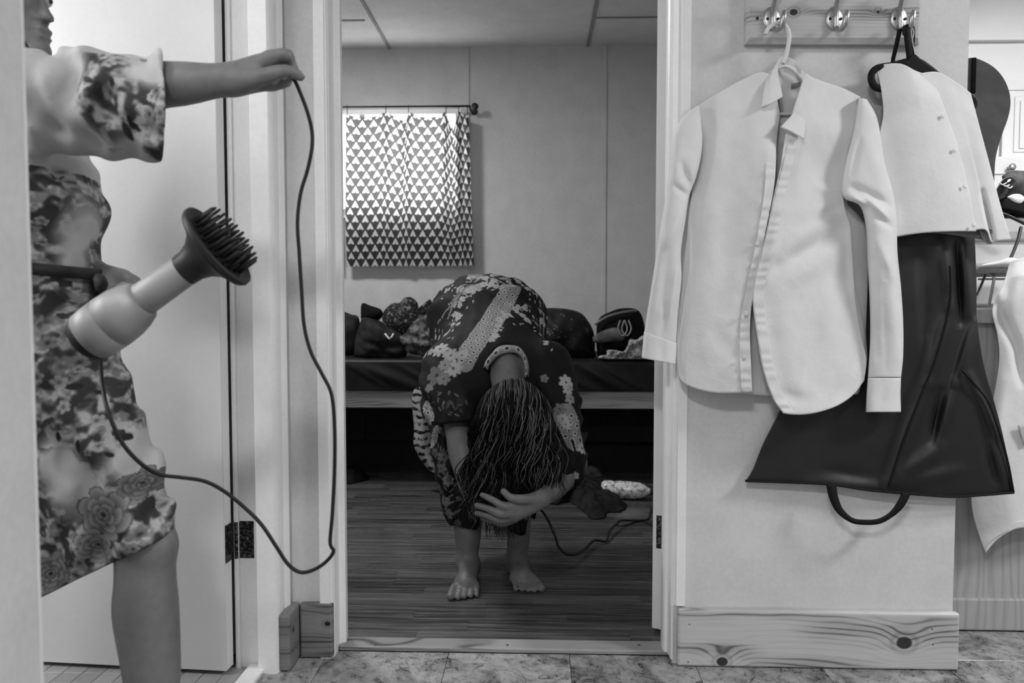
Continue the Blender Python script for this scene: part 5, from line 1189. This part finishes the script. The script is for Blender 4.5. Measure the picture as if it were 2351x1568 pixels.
# ------------------------------------------------------------------ hair dryer with its cord
YD = 1.17
hd_ = thing('hair_dryer', 'silver hair dryer with black diffuser and long black cord, held at the waist', 'hair dryer', tuple(P(260, 735, YD)))
M_silver = Mt('silver_plastic', 0.60, 0.52, 0.4, 0.2); M_blk = Mt('black_plastic', 0.13, 0.5, 0.35); M_gap = Mt('dark_seam', 0.2, 0.6, 0.2)
o0 = P(204, 776, YD); o1 = P(506, 562, YD); axd = (o1 - o0) / np.linalg.norm(o1 - o0); mpp = float(np.linalg.norm(o1 - o0)) / float(np.hypot(302, 214))
def L_(px): return px * mpp
def at(d): return tuple(o0 + axd * L_(d))
edge_split(lathe('rear_cap', [(L_(-26), L_(18)), (L_(-24), L_(34)), (L_(-14), L_(50)), (L_(0), L_(58)), (L_(6), L_(59)), (L_(6), L_(50))], at(0), axd, M_blk, hd_, 48), 50)
lathe('motor_housing', [(L_(5), L_(56)), (L_(6), L_(60)), (L_(30), L_(62)), (L_(62), L_(63)), (L_(63.5), L_(61)), (L_(65), L_(61)), (L_(66.5), L_(63)), (L_(100), L_(61)), (L_(128), L_(55)), (L_(148), L_(47)), (L_(153), L_(42)), (L_(154), L_(36))], at(0), axd, M_silver, hd_, 48)
edge_split(lathe('nozzle', [(L_(152), L_(36)), (L_(154), L_(38)), (L_(210), L_(37)), (L_(268), L_(36)), (L_(272), L_(35)), (L_(272), L_(30))], at(0), axd, M_silver, hd_, 40), 50)
dif = edge_split(lathe('diffuser', [(L_(268), L_(34)), (L_(268), L_(36.5)), (L_(290), L_(38)), (L_(312), L_(46)), (L_(332), L_(62)), (L_(346), L_(82)), (L_(353), L_(99)), (L_(360), L_(103)), (L_(368), L_(102)), (L_(370), L_(97)), (L_(366), L_(92)), (L_(366), L_(5))], at(0), axd, M_blk, hd_, 56), 45)
ua = Vector(axd).orthogonal().normalized(); va = Vector(axd).cross(ua); prong = None
for ring_r, cnt in ((16, 6), (34, 11), (52, 16), (72, 22)):
    for k in range(cnt):
        a = 2 * pi * (k + 0.3 * ring_r) / cnt; off = (ua * cos(a) + va * sin(a)) * L_(ring_r); b0 = Vector(at(364)) + off
        if prong is None:
            p0 = lathe('prong', [(0, L_(4.6)), (L_(30), L_(4.0)), (L_(44), L_(3.4)), (L_(48), L_(1.6))], tuple(b0), axd, M_blk, None, 8); prong = p0; pb = b0.copy(); p0.parent = dif
        else:
            q = bpy.data.objects.new('prong', prong.data); link(q, dif); q.location = b0 - pb
hA_ = P(262, 712, YD + .03); hB_ = P(268, 706, 1.335)
tube('handle', [hA_, P(272, 690, YD + .09), P(288, 668, 1.33), P(284, 690, 1.40)], [0.019, 0.018, 0.017, 0.016], M_silver, hd_, 16, 24)
pth = [(284, 690, 1.40), (262, 740, 1.40), (240, 790, 1.34), (232, 830, 1.22), (236, 890, 1.17), (250, 950, 1.14), (278, 1012, 1.14), (310, 1052, 1.15), (345, 1080, 1.17), (372, 1091, 1.19), (415, 1096, 1.21), (470, 1105, 1.23), (515, 1128, 1.25), (560, 1164, 1.26), (600, 1204, 1.26), (635, 1256, 1.26), (662, 1296, 1.26), (690, 1314, 1.26), (720, 1308, 1.26), (748, 1290, 1.26), (766, 1266, 1.25), (758, 1246, 1.25), (763, 1180, 1.25), (768, 1080, 1.25), (768, 980, 1.25), (761, 905, 1.25), (738, 856, 1.25), (713, 806, 1.25), (698, 745, 1.25), (692, 660, 1.25), (687, 580, 1.25), (683, 510, 1.25), (690, 445, 1.25), (706, 390, 1.25), (716, 340, 1.25), (716, 300, 1.25), (706, 258, 1.245), (690, 215, 1.24), (677, 186, YN), (664, 172, YN + .004), (648, 174, YN + .008)]
tube('cord', [P(*q) for q in pth], 0.0032, M_cord, hd_, 8, 360)
# ------------------------------------------------------------------ woman bent forward in the bedroom, drying her hair upside down
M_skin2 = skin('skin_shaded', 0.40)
B = Solid((-0.52, 1.86, 0.0), (0.34, 2.78, 1.02), 0.0045)
z_ = 0.004
def foot(ax, ay, tx, ty, ankle):
    """bare foot from heel side (ax, ay) to toe line centre (tx, ty)"""
    a, t = np.array([ax, ay]), np.array([tx, ty]); d = (t - a) / np.linalg.norm(t - a); s = np.array([-d[1], d[0]]); L = np.linalg.norm(t - a)
    p = lambda f, w, z: (*(a + d * L * f + s * w), z + z_)
    B.cone(p(0.06, 0, .030), p(0.62, 0.0, .026), 0.030, 0.026, 0.015, (0, 0, 1), 0.95); B.cone(p(0.3, 0, .055), p(0.72, 0, .026), 0.028, 0.022, 0.02)
    B.cone(p(0.60, -0.022, .018), p(0.70, 0.022, .018), 0.018, 0.018, 0.015)
    B.cone(ankle, p(0.16, 0, .05), 0.030, 0.030, 0.02)
    return p
big = []
def toes(p, side):
    for i in range(5):
        w = side * (-0.034 + 0.0165 * i + (0.002 if i else -0.002)); f0 = 0.74 - 0.02 * i; f1 = 0.985 - 0.035 * max(0, i - 1) - (0.0 if i else 0.0)
        r = (0.0118, 0.0085, 0.0080, 0.0076, 0.0074)[i]
        B.chain([p(f0, w * 0.9, .020), p((f0 + f1) / 2, w, .018), p(f1, w * 1.04, r * 0.95)], [r * 1.0, r * .92, r], 0.003, 0.006)
        big.append(p(f1, w * 1.04, r))
fl0 = PF(1064, 1384); fl1 = PF(1216, 1368)
pL = foot(fl0[0] + 0.004, fl0[1] + 0.225, fl0[0], fl0[1] + 0.004, P(1070, 1285, 2.32)); toes(pL, 1)
pR = foot(fl1[0] - 0.062, fl1[1] + 0.205, fl1[0] - 0.0, fl1[1] + 0.006, P(1188, 1280, 2.34)); toes(pR, -1)
B.chain([P(1070, 1288, 2.325), P(1074, 1225, 2.33), P(1072, 1110, 2.34), P(1072, 1030, 2.33)], [0.031, 0.041, 0.050, 0.052], 0.012)
B.chain([P(1187, 1284, 2.345), P(1190, 1225, 2.35), P(1188, 1110, 2.36), P(1182, 1030, 2.35)], [0.030, 0.037, 0.047, 0.050], 0.012)
B.chain([P(1072, 1035, 2.33), P(1085, 790, 2.52)], [0.055, 0.085], 0.02); B.chain([P(1182, 1035, 2.35), P(1165, 790, 2.53)], [0.055, 0.085], 0.02)
B.ell(P(1125, 735, 2.55), (0.165, 0.12, 0.12), 0.03)
B.cone(P(1130, 740, 2.52), P(1150, 855, 2.27), 0.11, 0.10, 0.04, (1, 0, 0), 1.25)
B.cone(P(1050, 860, 2.27), P(1260, 850, 2.27), 0.055, 0.055, 0.03)
B.cone(P(1163, 828, 2.20), P(1168, 915, 2.13), 0.043, 0.044, 0.02)
B.ell(P(1180, 960, 2.12), (0.078, 0.092, 0.098), 0.02)
# arm on the picture's left, hanging into the hair
B.chain([P(1035, 870, 2.26), P(1050, 985, 2.17), P(1062, 1040, 2.13), P(1075, 1118, 2.07)], [0.050, 0.036, 0.040, 0.024], 0.015)
B.cone(P(1076, 1120, 2.07), P(1105, 1160, 2.09), 0.024, 0.024, 0.01, (0, 1, 0), .6)
for i in range(4): B.chain([P(1095 + 7 * i, 1150 - 5 * i, 2.08 + .012 * i), P(1120 + 8 * i, 1168 - 6 * i, 2.10 + .014 * i), P(1138 + 7 * i, 1160 - 6 * i, 2.13 + .012 * i)], [0.009, 0.008, 0.007], 0.003, 0.008)
B.chain([P(1085, 1125, 2.06), P(1108, 1128, 2.05), P(1126, 1138, 2.055)], [0.012, 0.0095, 0.008], 0.003, 0.01)
# arm on the picture's right, forearm across under the hair
B.chain([P(1270, 860, 2.26), P(1318, 1060, 2.20)], [0.050, 0.037], 0.02)
YH = 1.985
B.chain([P(1316, 1064, 2.20), P(1282, 1112, 2.08), P(1242, 1146, YH)], [0.037, 0.032, 0.022], 0.012)
B.cone(P(1240, 1147, YH), P(1188, 1166, YH - .008), 0.0225, 0.0270, 0.012, (0, 1, 0), 0.72); B.cone(P(1225, 1160, YH), P(1182, 1182, YH), 0.018, 0.018, 0.012)
for pts, rs in (([(1196, 1158, YH - .012), (1160, 1162, YH - .022), (1130, 1147, YH - .018), (1107, 1136, YH - .004)], [0.0125, 0.0112, 0.0095, 0.0078]),
                ([(1190, 1172, YH - .008), (1152, 1180, YH - .018), (1122, 1168, YH - .014), (1094, 1160, YH + .002)], [0.0125, 0.0115, 0.0098, 0.0080]),
                ([(1186, 1184, YH + .002), (1150, 1194, YH - .004), (1120, 1184, YH - .002), (1094, 1178, YH + .010)], [0.0115, 0.0105, 0.0090, 0.0074]),
                ([(1184, 1192, YH + .016), (1152, 1202, YH + .014), (1128, 1194, YH + .014), (1106, 1190, YH + .024)], [0.0100, 0.0092, 0.0080, 0.0068]),
                ([(1222, 1146, YH - .014), (1192, 1146, YH - .030), (1172, 1142, YH - .030), (1156, 1128, YH - .022)], [0.0150, 0.0125, 0.0105, 0.0090])):
    B.chain([P(*q) for q in pts], rs, 0.003, 0.008)
V, F = B.net(1)
w2 = obj('person', V, F, M_skin2)
tag(w2, 'barefoot person in a dark floral kimono bent double with long hair hanging down', 'person')
tr = big[1]; M_ring = Mt('silver_ring', 0.7, 0.2, 0.5, 1.0)
tube('toe_ring', [(tr[0] + 0.0098 * cos(a), tr[1] + 0.018, tr[2] + 0.004 + 0.0098 * sin(a)) for a in np.linspace(0, 2 * pi, 25)], 0.0014, M_ring, w2, 6)

# kimono
K = Solid((-0.56, 1.96, 0.13), (0.36, 2.86, 1.03), 0.0048)
K.ell(P(1118, 728, 2.55), (0.192, 0.165, 0.138), 0.0)
K.cone(P(1122, 742, 2.50), P(1140, 852, 2.30), 0.132, 0.128, 0.05, (1, 0, 0), 1.28)
K.ell(P(1140, 872, 2.27), (0.195, 0.095, 0.088), 0.05)
# sleeves
K.chain([P(1030, 845, 2.28), P(1022, 905, 2.22), P(1036, 985, 2.17)], [0.080, 0.074, 0.070], 0.05)
K.chain([P(1068, 880, 2.24), P(1062, 950, 2.16)], [0.06, 0.05], 0.04)
K.chain([P(1256, 840, 2.28), P(1284, 940, 2.225), P(1303, 1058, 2.185)], [0.076, 0.066, 0.058], 0.04); K.cone(P(1303, 1056, 2.185), P(1290, 1084, 2.13), 0.056, 0.050, 0.03)
# skirt over the thighs and down round the legs
K.chain([P(1085, 790, 2.50), P(1052, 1000, 2.34), P(1058, 1100, 2.325), P(1074, 1240, 2.325)], [0.13, 0.086, 0.072, 0.046], 0.03)
K.chain([P(1165, 790, 2.52), P(1178, 1010, 2.37), P(1189, 1210, 2.355)], [0.13, 0.080, 0.046], 0.03)
K.chain([P(1090, 820, 2.62), P(1062, 1060, 2.52), P(1075, 1180, 2.45)], [0.12, 0.08, 0.06], 0.04); K.chain([P(1160, 820, 2.62), P(1172, 1150, 2.46)], [0.12, 0.06], 0.04)
def kw(x, y, z):
    top = np.clip((z - 0.70) / 0.12, 0, 1); a = top * (0.006 * np.sin(70 * (y - 0.9 * np.abs(x + 0.10)) + 20 * z) * np.clip((y - 2.36) / 0.1, 0, 1) + 0.0025 * np.sin(36 * x + 55 * y))
    sk = np.clip((0.62 - z) / 0.15, 0, 1); a = a + sk * (0.007 * np.sin(85 * x + 25 * y + 10 * z) + 0.003 * np.sin(170 * x - 40 * z))
    sR = np.clip((x - 0.10) / 0.05, 0, 1) * np.clip((0.66 - z) / 0.08, 0, 1); a = a + sR * 0.006 * np.sin(110 * z - 70 * x + 20 * y)
    sL = np.clip((-0.27 - x) / 0.05, 0, 1) * np.clip((0.7 - z) / 0.1, 0, 1); a = a + sL * 0.005 * np.sin(90 * z + 60 * x)
    return a + 0.0016 * np.sin(120 * x + 90 * z) * np.sin(80 * y)
K.warp(kw)
zh = float(P(1075, 1219, 2.30)[2]) - 0.025; K.plane((0, 0, zh), (-0.18, 0, -1), k=0.003)
c = P(1035, 972, 2.15); K.plane(c, (0.12, -0.15, -1), c - [0.14, 0.2, 0.16], c + [0.095, 0.085, 0.06], k=0.004)
# neck opening
K.cone(P(1168, 822, 2.18), P(1172, 960, 2.10), 0.044, 0.075, 0.010, cut=True)
V, F = K.net(2); V, F = subdivide(V, F)
M_kim = print_cloth('kimono_print', 0.75, 0.2)
kb_ = obj('kimono', V, F, M_kim, w2, True, 'black kimono printed with pale blossom sprays and dotted bands')
N = vnormals(V, F)
# where a print motif sits on the cloth: nearest front-facing cloth point to a sight line
_q = V - np.array([0, 0, H]); _dz = _q @ _F; _px = CXP + FPX * (_q @ _R) / _dz; _py = CYP - FPX * (_q @ _U) / _dz
_front = np.where(N[:, 1] < 0.35)[0]; _cell = {}
for i, key in zip(_front.tolist(), zip((_px[_front] // 8).astype(int).tolist(), (_py[_front] // 8).astype(int).tolist())): _cell.setdefault(key, []).append(i)
from mathutils import kdtree as _kd
_tree = _kd.KDTree(len(_front))
for i in _front.tolist(): _tree.insert(V[i], i)
_tree.balance()
def sight(px, py):
    c = []
    for R in (0, 1, 2, 4):
        for a in range(-R, R + 1):
            for b in range(-R, R + 1): c += _cell.get((int(px // 8) + a, int(py // 8) + b), [])
        if c: break
    if not c: i = int(np.argmin((_px - px) ** 2 + (_py - py) ** 2)); return V[i], N[i]
    c = np.array(c); i = c[np.argmin(_dz[c] + 0.002 * np.hypot(_px[c] - px, _py[c] - py))]; return V[i], N[i]
g = np.full(len(V), 0.045) + 0.02 * (vnoise(V, 30, 2, 2) - 0.5)
def local(px, py, R):
    c, n = sight(px, py); m = np.array([k for _, k, _ in _tree.find_range(c, R * 1.5)], int)
    m = m[(N[m] @ n) > -0.1]; u = np.cross(n, [0, 1, 0.2]); u /= np.linalg.norm(u) + 1e-9; w = np.cross(n, u); d = V[m] - c; return m, d @ u, d @ w
def blossom(px, py, R, val=0.60, n=5, rot=0.0, cen=0.35):
    m, a, b = local(px, py, R); r = np.hypot(a, b) / R; th = np.arctan2(b, a) + rot
    e = 0.60 + 0.40 * np.abs(np.cos(n * th / 2)) ** 0.7; mk = np.clip((e - r) / 0.10, 0, 1)
    v = val * (1 - 0.12 * np.exp(-(np.sin(n * th / 2) / 0.18) ** 2) * (r > .25)); v = np.where(r < 0.16, cen, v); g[m] = g[m] * (1 - mk) + v * mk
def leafm(px, py, L, W, ang, val=0.52):
    m, a, b = local(px, py, L); x, y = a * cos(ang) + b * sin(ang), -a * sin(ang) + b * cos(ang)
    mk = np.clip((1 - (x / L) ** 2 - (y / W) ** 2) * 4, 0, 1); g[m] = g[m] * (1 - mk) + val * mk
def twig(pts, w=0.0022, val=0.5):
    q = spline(pts, max(4, int(len(pts) * 6)))
    for i in range(len(q)): leafm(q[i][0], q[i][1], w * 1.5, w, 0.0, val)
rgk = np.random.default_rng(8)
def spray(pts, cnt, R=0.013, val=0.60, leaves=2):
    twig(pts); q = spline(pts, cnt)
    for i, p in enumerate(q):
        blossom(p[0] + rgk.normal(0, 4), p[1] + rgk.normal(0, 4), R * rgk.uniform(.7, 1.15) * (1 - .35 * i / cnt), val, 5, rgk.uniform(0, 6))
        for k in range(leaves): leafm(p[0] + rgk.normal(0, 11), p[1] + rgk.normal(0, 11), 0.0065, 0.0030, rgk.uniform(0, 3), val * .95)
def dotted(poly, val=0.46, sp=0.026):
    """pale strip with dark eyelets: px centre line (x, y, half width m)"""
    cs = [sight(x, y)[0] for x, y, _ in poly]; ws = [w for *_, w in poly]; best = np.full(len(V), 9.0); bt_ = np.zeros(len(V)); bl = np.zeros(len(V)); acc = 0; fr = np.zeros(len(V))
    for i in range(len(cs) - 1):
        a, b = cs[i], cs[i + 1]; ab = b - a; L = np.linalg.norm(ab); t = np.clip((V - a) @ ab / L ** 2, 0, 1); e = V - a - t[:, None] * ab; n = sight(*poly[i][:2])[1]
        sd = np.cross(n, ab / L); dist = np.linalg.norm(e, axis=1); sg = e @ sd; w = ws[i] + (ws[i + 1] - ws[i]) * t; rel = dist / w
        up = rel < best; best = np.where(up, rel, best); bt_ = np.where(up, sg, bt_); bl = np.where(up, acc + t * L, bl); fr = np.where(up, N @ n, fr); acc += L
    mk = (best < 1) & (fr > -0.1); row = np.floor(bl / (sp * .62)); du = ((bt_ / sp + 0.5 * (row % 2)) % 1.0 - 0.5) * sp; dv = ((bl / (sp * .62)) % 1.0 - 0.5) * sp * .62
    r = np.hypot(du, dv); g[mk] = val + 0.04 * (vnoise(V[mk], 60, 2, 4) - .5); g[mk & (r < 0.0058)] = val + 0.20; g[mk & (r < 0.0036)] = 0.08
dotted([(1178, 655, .030), (1150, 705, .034), (1115, 752, .038), (1080, 800, .036), (1068, 835, .026)])
dotted([(990, 1015, .02), (985, 960, .018), (978, 930, .014)])
dotted([(1300, 955, .035), (1318, 985, .038), (1325, 1008, .034)])
spray([(1062, 668), (1085, 662), (1110, 655), (1130, 655)], 9, 0.020); spray([(1080, 640), (1115, 632), (1150, 640), (1175, 650)], 9, 0.018); spray([(1042, 700), (1060, 688), (1080, 678)], 6, 0.012)
spray([(1050, 720), (1040, 740), (1030, 755), (1012, 768), (1000, 775)], 9, 0.014); spray([(1140, 745), (1150, 735), (1160, 725), (1168, 718)], 6, 0.013); spray([(1130, 770), (1138, 752), (1128, 778)], 5, 0.015)
spray([(1178, 705), (1190, 708), (1205, 702), (1212, 698)], 6, 0.013); spray([(1200, 720), (1212, 730), (1228, 728), (1242, 735), (1250, 750), (1256, 775), (1258, 790)], 12, 0.013); spray([(1240, 710), (1250, 722), (1258, 730)], 4, 0.010)
spray([(1160, 620), (1190, 632), (1215, 640), (1232, 668), (1250, 700)], 10, 0.012); spray([(1030, 645), (1020, 655), (1012, 662)], 4, 0.011)
twig([(1005, 740), (1025, 712), (1050, 690)], .003, .5); twig([(1028, 730), (1045, 690), (1070, 660), (1100, 640)], .004, .45); twig([(1080, 628), (1130, 620), (1175, 632)], .007, .42); twig([(1040, 690), (1062, 655), (1100, 632)], .004, .40)
for px, py, R, v, n in ((1010, 800, .030, .60, 8), (1035, 815, .028, .56, 9), (1002, 862, .036, .36, 6), (1040, 845, .030, .58, 9), (1022, 838, .022, .48, 7), (1060, 815, .020, .56, 8), (1018, 870, .022, .44, 6), (968, 790, .014, .55, 5), (970, 815, .014, .55, 5), (965, 770, .010, .5, 5), (985, 890, .016, .42, 5),
                      (1250, 869, .014, .42, 5), (1300, 878, .026, .62, 7), (1304, 895, .018, .6, 6), (1336, 1028, .022, .62, 9), (1310, 890, .012, .55, 5), (1285, 940, .020, .40, 6), (1310, 915, .018, .5, 6), (1292, 962, .018, .62, 8), (1300, 975, .016, .62, 6), (1322, 1092, .012, .5, 5),
                      (1012, 1075, .022, .38, 6), (1018, 1050, .018, .34, 5), (1028, 1105, .020, .42, 7), (1005, 1120, .022, .36, 5), (1018, 1150, .020, .40, 6), (1030, 1180, .018, .36, 6), (1050, 1200, .014, .25, 7), (1060, 1065, .016, .3, 5), (995, 1040, .018, .3, 5), (1212, 1185, .014, .4, 5), (1098, 980, .02, .24, 6), (1045, 1010, .02, .3, 6), (1000, 985, .018, .4, 5)):
    blossom(px, py, R, v, n, rgk.uniform(0, 6), v * .55)
for _ in range(40): leafm(rgk.uniform(1000, 1060), rgk.uniform(1020, 1200), .010, .0035, rgk.uniform(0, 3), rgk.uniform(.25, .42))
for _ in range(24): leafm(rgk.uniform(975, 1090), rgk.uniform(900, 960), .009, .003, rgk.uniform(0, 3), rgk.uniform(.2, .36))
set_print(kb_, np.clip(g, 0.04, 0.7))
# collar folded back round the nape
M_colr = Mt('dotted_collar', 0.45, 0.7, 0.25); X, Y, Z = M_colr.xyz(M_colr.co('UV')); du, dv = (X + (Y.floor() * 0.5)).fract() - 0.5, Y.fract() - 0.5; r = (du * du + dv * dv).sqrt()
M_colr.grey(r.lt(0.30) * 0.10 + 0.17 - r.lt(0.17) * 0.25)
path = spline([P(1119, 850, 2.135), P(1124, 838, 2.14), P(1140, 820, 2.15), P(1160, 811, 2.155), P(1182, 810, 2.155), P(1198, 820, 2.145), P(1205, 840, 2.135), P(1206, 868, 2.125)], 50)
out = spline([P(1110, 848, 2.16), P(1118, 828, 2.175), P(1140, 806, 2.20), P(1165, 797, 2.205), P(1188, 798, 2.20), P(1203, 812, 2.18), P(1213, 838, 2.16), P(1212, 868, 2.15)], 50)
nv_ = 8; rows = []
for k in range(nv_):
    t = k / (nv_ - 1); rows.append(path * (1 - t) + out * t + np.array([0, -0.016 * sin(pi * t), 0.010 * sin(pi * t)]))
o = obj('collar', np.vstack(rows), grid_faces(50, nv_), M_colr, w2, True, 'pale dotted kimono collar folded at the nape'); solid(o, 0.004)
uv = o.data.uv_layers.new(name='UVMap'); li = np.empty(len(o.data.loops), np.int32); o.data.loops.foreach_get('vertex_index', li)
uv.data.foreach_set('uv', np.stack([(li % 50) / 50 * 6.0, (li // 50) / 7.0 * 1.6], 1).astype(np.float32).ravel())

# hair: an under-volume and many separate wavy locks
M_hairv = Mt('hair_shadow_mass', 0.045, 0.8, 0.1)
HS = Solid((-0.34, 1.88, 0.22), (0.20, 2.28, 0.74), 0.006)
HS.ell(P(1180, 952, 2.125), (0.088, 0.088, 0.095), 0.0); HS.chain([P(1180, 960, 2.10), P(1175, 1060, 2.08), P(1160, 1125, 2.07)], [0.085, 0.08, 0.05], 0.02, None, (0, 1, 0), 0.5)
HS.chain([P(1120, 1010, 2.10), P(1100, 1110, 2.08)], [0.045, 0.028], 0.03); HS.chain([P(1240, 1000, 2.11), P(1252, 1085, 2.10)], [0.045, 0.026], 0.03)
HS.warp(lambda x, y, z: 0.004 * np.sin(150 * x + 12 * np.sin(20 * z)) + 0.003 * np.sin(260 * x + 40 * y))
HS.plane(P(1180, 884, 2.10), (0, 0.2, 1), k=0.01)
Vh, Fh = HS.net(1); obj('hair_mass', Vh, Fh, M_hairv, w2)
rg = np.random.default_rng(42); SV, SF, SC_ = [], [], []; off = 0
_ring = {k: np.stack([np.cos(2 * pi * np.arange(k) / k), np.sin(2 * pi * np.arange(k) / k)], 1) for k in (3, 4)}
def strand(pts, r, val, n=34, seg=3):
    global off
    q = np.asarray(pts, float); m = len(q); x = np.linspace(0, m - 1, n); i = np.clip(x.astype(int), 0, m - 2); t = (x - i)[:, None]
    qq = np.vstack([2 * q[0] - q[1], q, 2 * q[-1] - q[-2]]); a, b, c, d = qq[i], qq[i + 1], qq[i + 2], qq[i + 3]
    p = 0.5 * (2 * b + (c - a) * t + (2 * a - 5 * b + 4 * c - d) * t * t + (3 * b - a - 3 * c + d) * t ** 3)
    tg = np.gradient(p, axis=0); tg /= np.linalg.norm(tg, axis=1)[:, None] + 1e-9; u = np.cross(tg, [0, 1.0, 0]); u /= np.linalg.norm(u, axis=1)[:, None] + 1e-9; w = np.cross(tg, u)
    rr = (r * np.interp(np.linspace(0, 1, n), [0, .15, .8, 1], [.7, 1, .9, .25]))[:, None, None]; R = _ring[seg]
    V_ = (p[:, None] + rr * (u[:, None] * R[None, :, :1] + w[:, None] * R[None, :, 1:])).reshape(-1, 3)
    SV.append(V_); SF.append(grid_faces(seg, n, True) + off); SC_.append(np.full(len(V_), val)); off += len(V_)
clumps = [(rg.uniform(-1, 1), rg.normal(0, 14), rg.uniform(5, 14), rg.uniform(1.4, 2.8), rg.uniform(0, 6.28), rg.uniform(.80, 1.06)) for _ in range(70)]
for i in range(1300):
    cs_, cdx, A0, fq, ph0, L0 = clumps[int(rg.integers(70))]
    s = np.clip(cs_ + rg.normal(0, .05), -1, 1); rx = 1180 + s * 78; ry = 872 + 50 * s * s + rg.uniform(-5, 8)
    ex = 1176 + s * 112 + cdx + rg.normal(0, 5); L = L0 * rg.uniform(.9, 1.03); ey = ry + (262 - 40 * s * s) * L + (34 * rg.random() if s < -.3 else 0)
    gleam = rg.random() < 0.07  # a few locks get a paler colour as painted highlights
    yf = 2.055 - 0.055 * sqrt(max(0, 1 - s * s)) + (rg.uniform(-.018, -.008) if gleam else rg.uniform(-.010, .026))
    A_ = A0 * rg.uniform(.75, 1.25); ph = ph0 + rg.normal(0, .35); pts = []
    for t in np.linspace(0, 1, 16):
        bx_ = rx + (ex - rx) * (t ** 0.7) + A_ * min(1, t * 1.6) * np.sin(2 * pi * fq * t + ph); by = ry + (ey - ry) * t
        yy_ = 2.085 * (1 - t) ** 4 + yf * (1 - (1 - t) ** 4) + 0.012 * min(1, 2 * t) * np.cos(2 * pi * fq * t + ph); yy_ -= 0.02 * np.sin(pi * min(1, t * 2.2)) * (1 - s * s)
        pts.append(P(bx_, by, yy_))
    strand(pts, rg.uniform(.0006, .0010) if gleam else rg.uniform(.0009, .0019), rg.uniform(.34, .52) if gleam else rg.uniform(.02, .07), 44)
for i in range(150):     # lower left curls and wisps past the hand
    x0 = rg.uniform(1070, 1130); y0 = rg.uniform(1040, 1110); x1 = x0 + rg.normal(-2, 14); y1 = y0 + rg.uniform(60, 120); A_ = rg.uniform(5, 14); ph = rg.uniform(0, 6.28); fq = rg.uniform(.8, 1.8)
    strand([P(x0 + (x1 - x0) * t + A_ * t * np.sin(2 * pi * fq * t + ph), y0 + (y1 - y0) * t, 2.03 - .03 * t) for t in np.linspace(0, 1, 10)], rg.uniform(.0006, .0012), rg.choice([.06, .08, .12, .4]), 26)  # palest curls carry the same painted highlight
for i in range(110):
    x0 = rg.uniform(1105, 1180); x1 = 1120 + (x0 - 1105) * .75 + rg.normal(8, 12); y1 = rg.uniform(1205, 1246)
    strand([P(x0 + (x1 - x0) * t + 3 * np.sin(6 * t + i), 1150 + (y1 - 1150) * t, 2.06) for t in np.linspace(0, 1, 8)], rg.uniform(.0006, .0013), rg.choice([.05, .08, .12, .2]), 20)
for i in range(40):
    x0 = rg.uniform(1235, 1290); y0 = rg.uniform(990, 1050); A_ = rg.uniform(5, 15); ph = rg.uniform(0, 6.28); y1 = y0 + rg.uniform(60, 110)
    strand([P(x0 + A_ * t * np.sin(9 * t + ph) - 8 * t, y0 + (y1 - y0) * t, 2.06 - .02 * t) for t in np.linspace(0, 1, 10)], rg.uniform(.0006, .0011), rg.choice([.05, .08, .14]), 24)
M_strand = Mt('wet_hair', 0.15, 0.45, 0.2); M_strand.grey(Ex(M_strand.nt, M_strand.attr('print').outputs['Fac']))
ho = obj('hair', np.vstack(SV), np.vstack(SF), M_strand, w2, True, 'long damp wavy dark hair hanging upside down'); set_print(ho, np.concatenate(SC_))
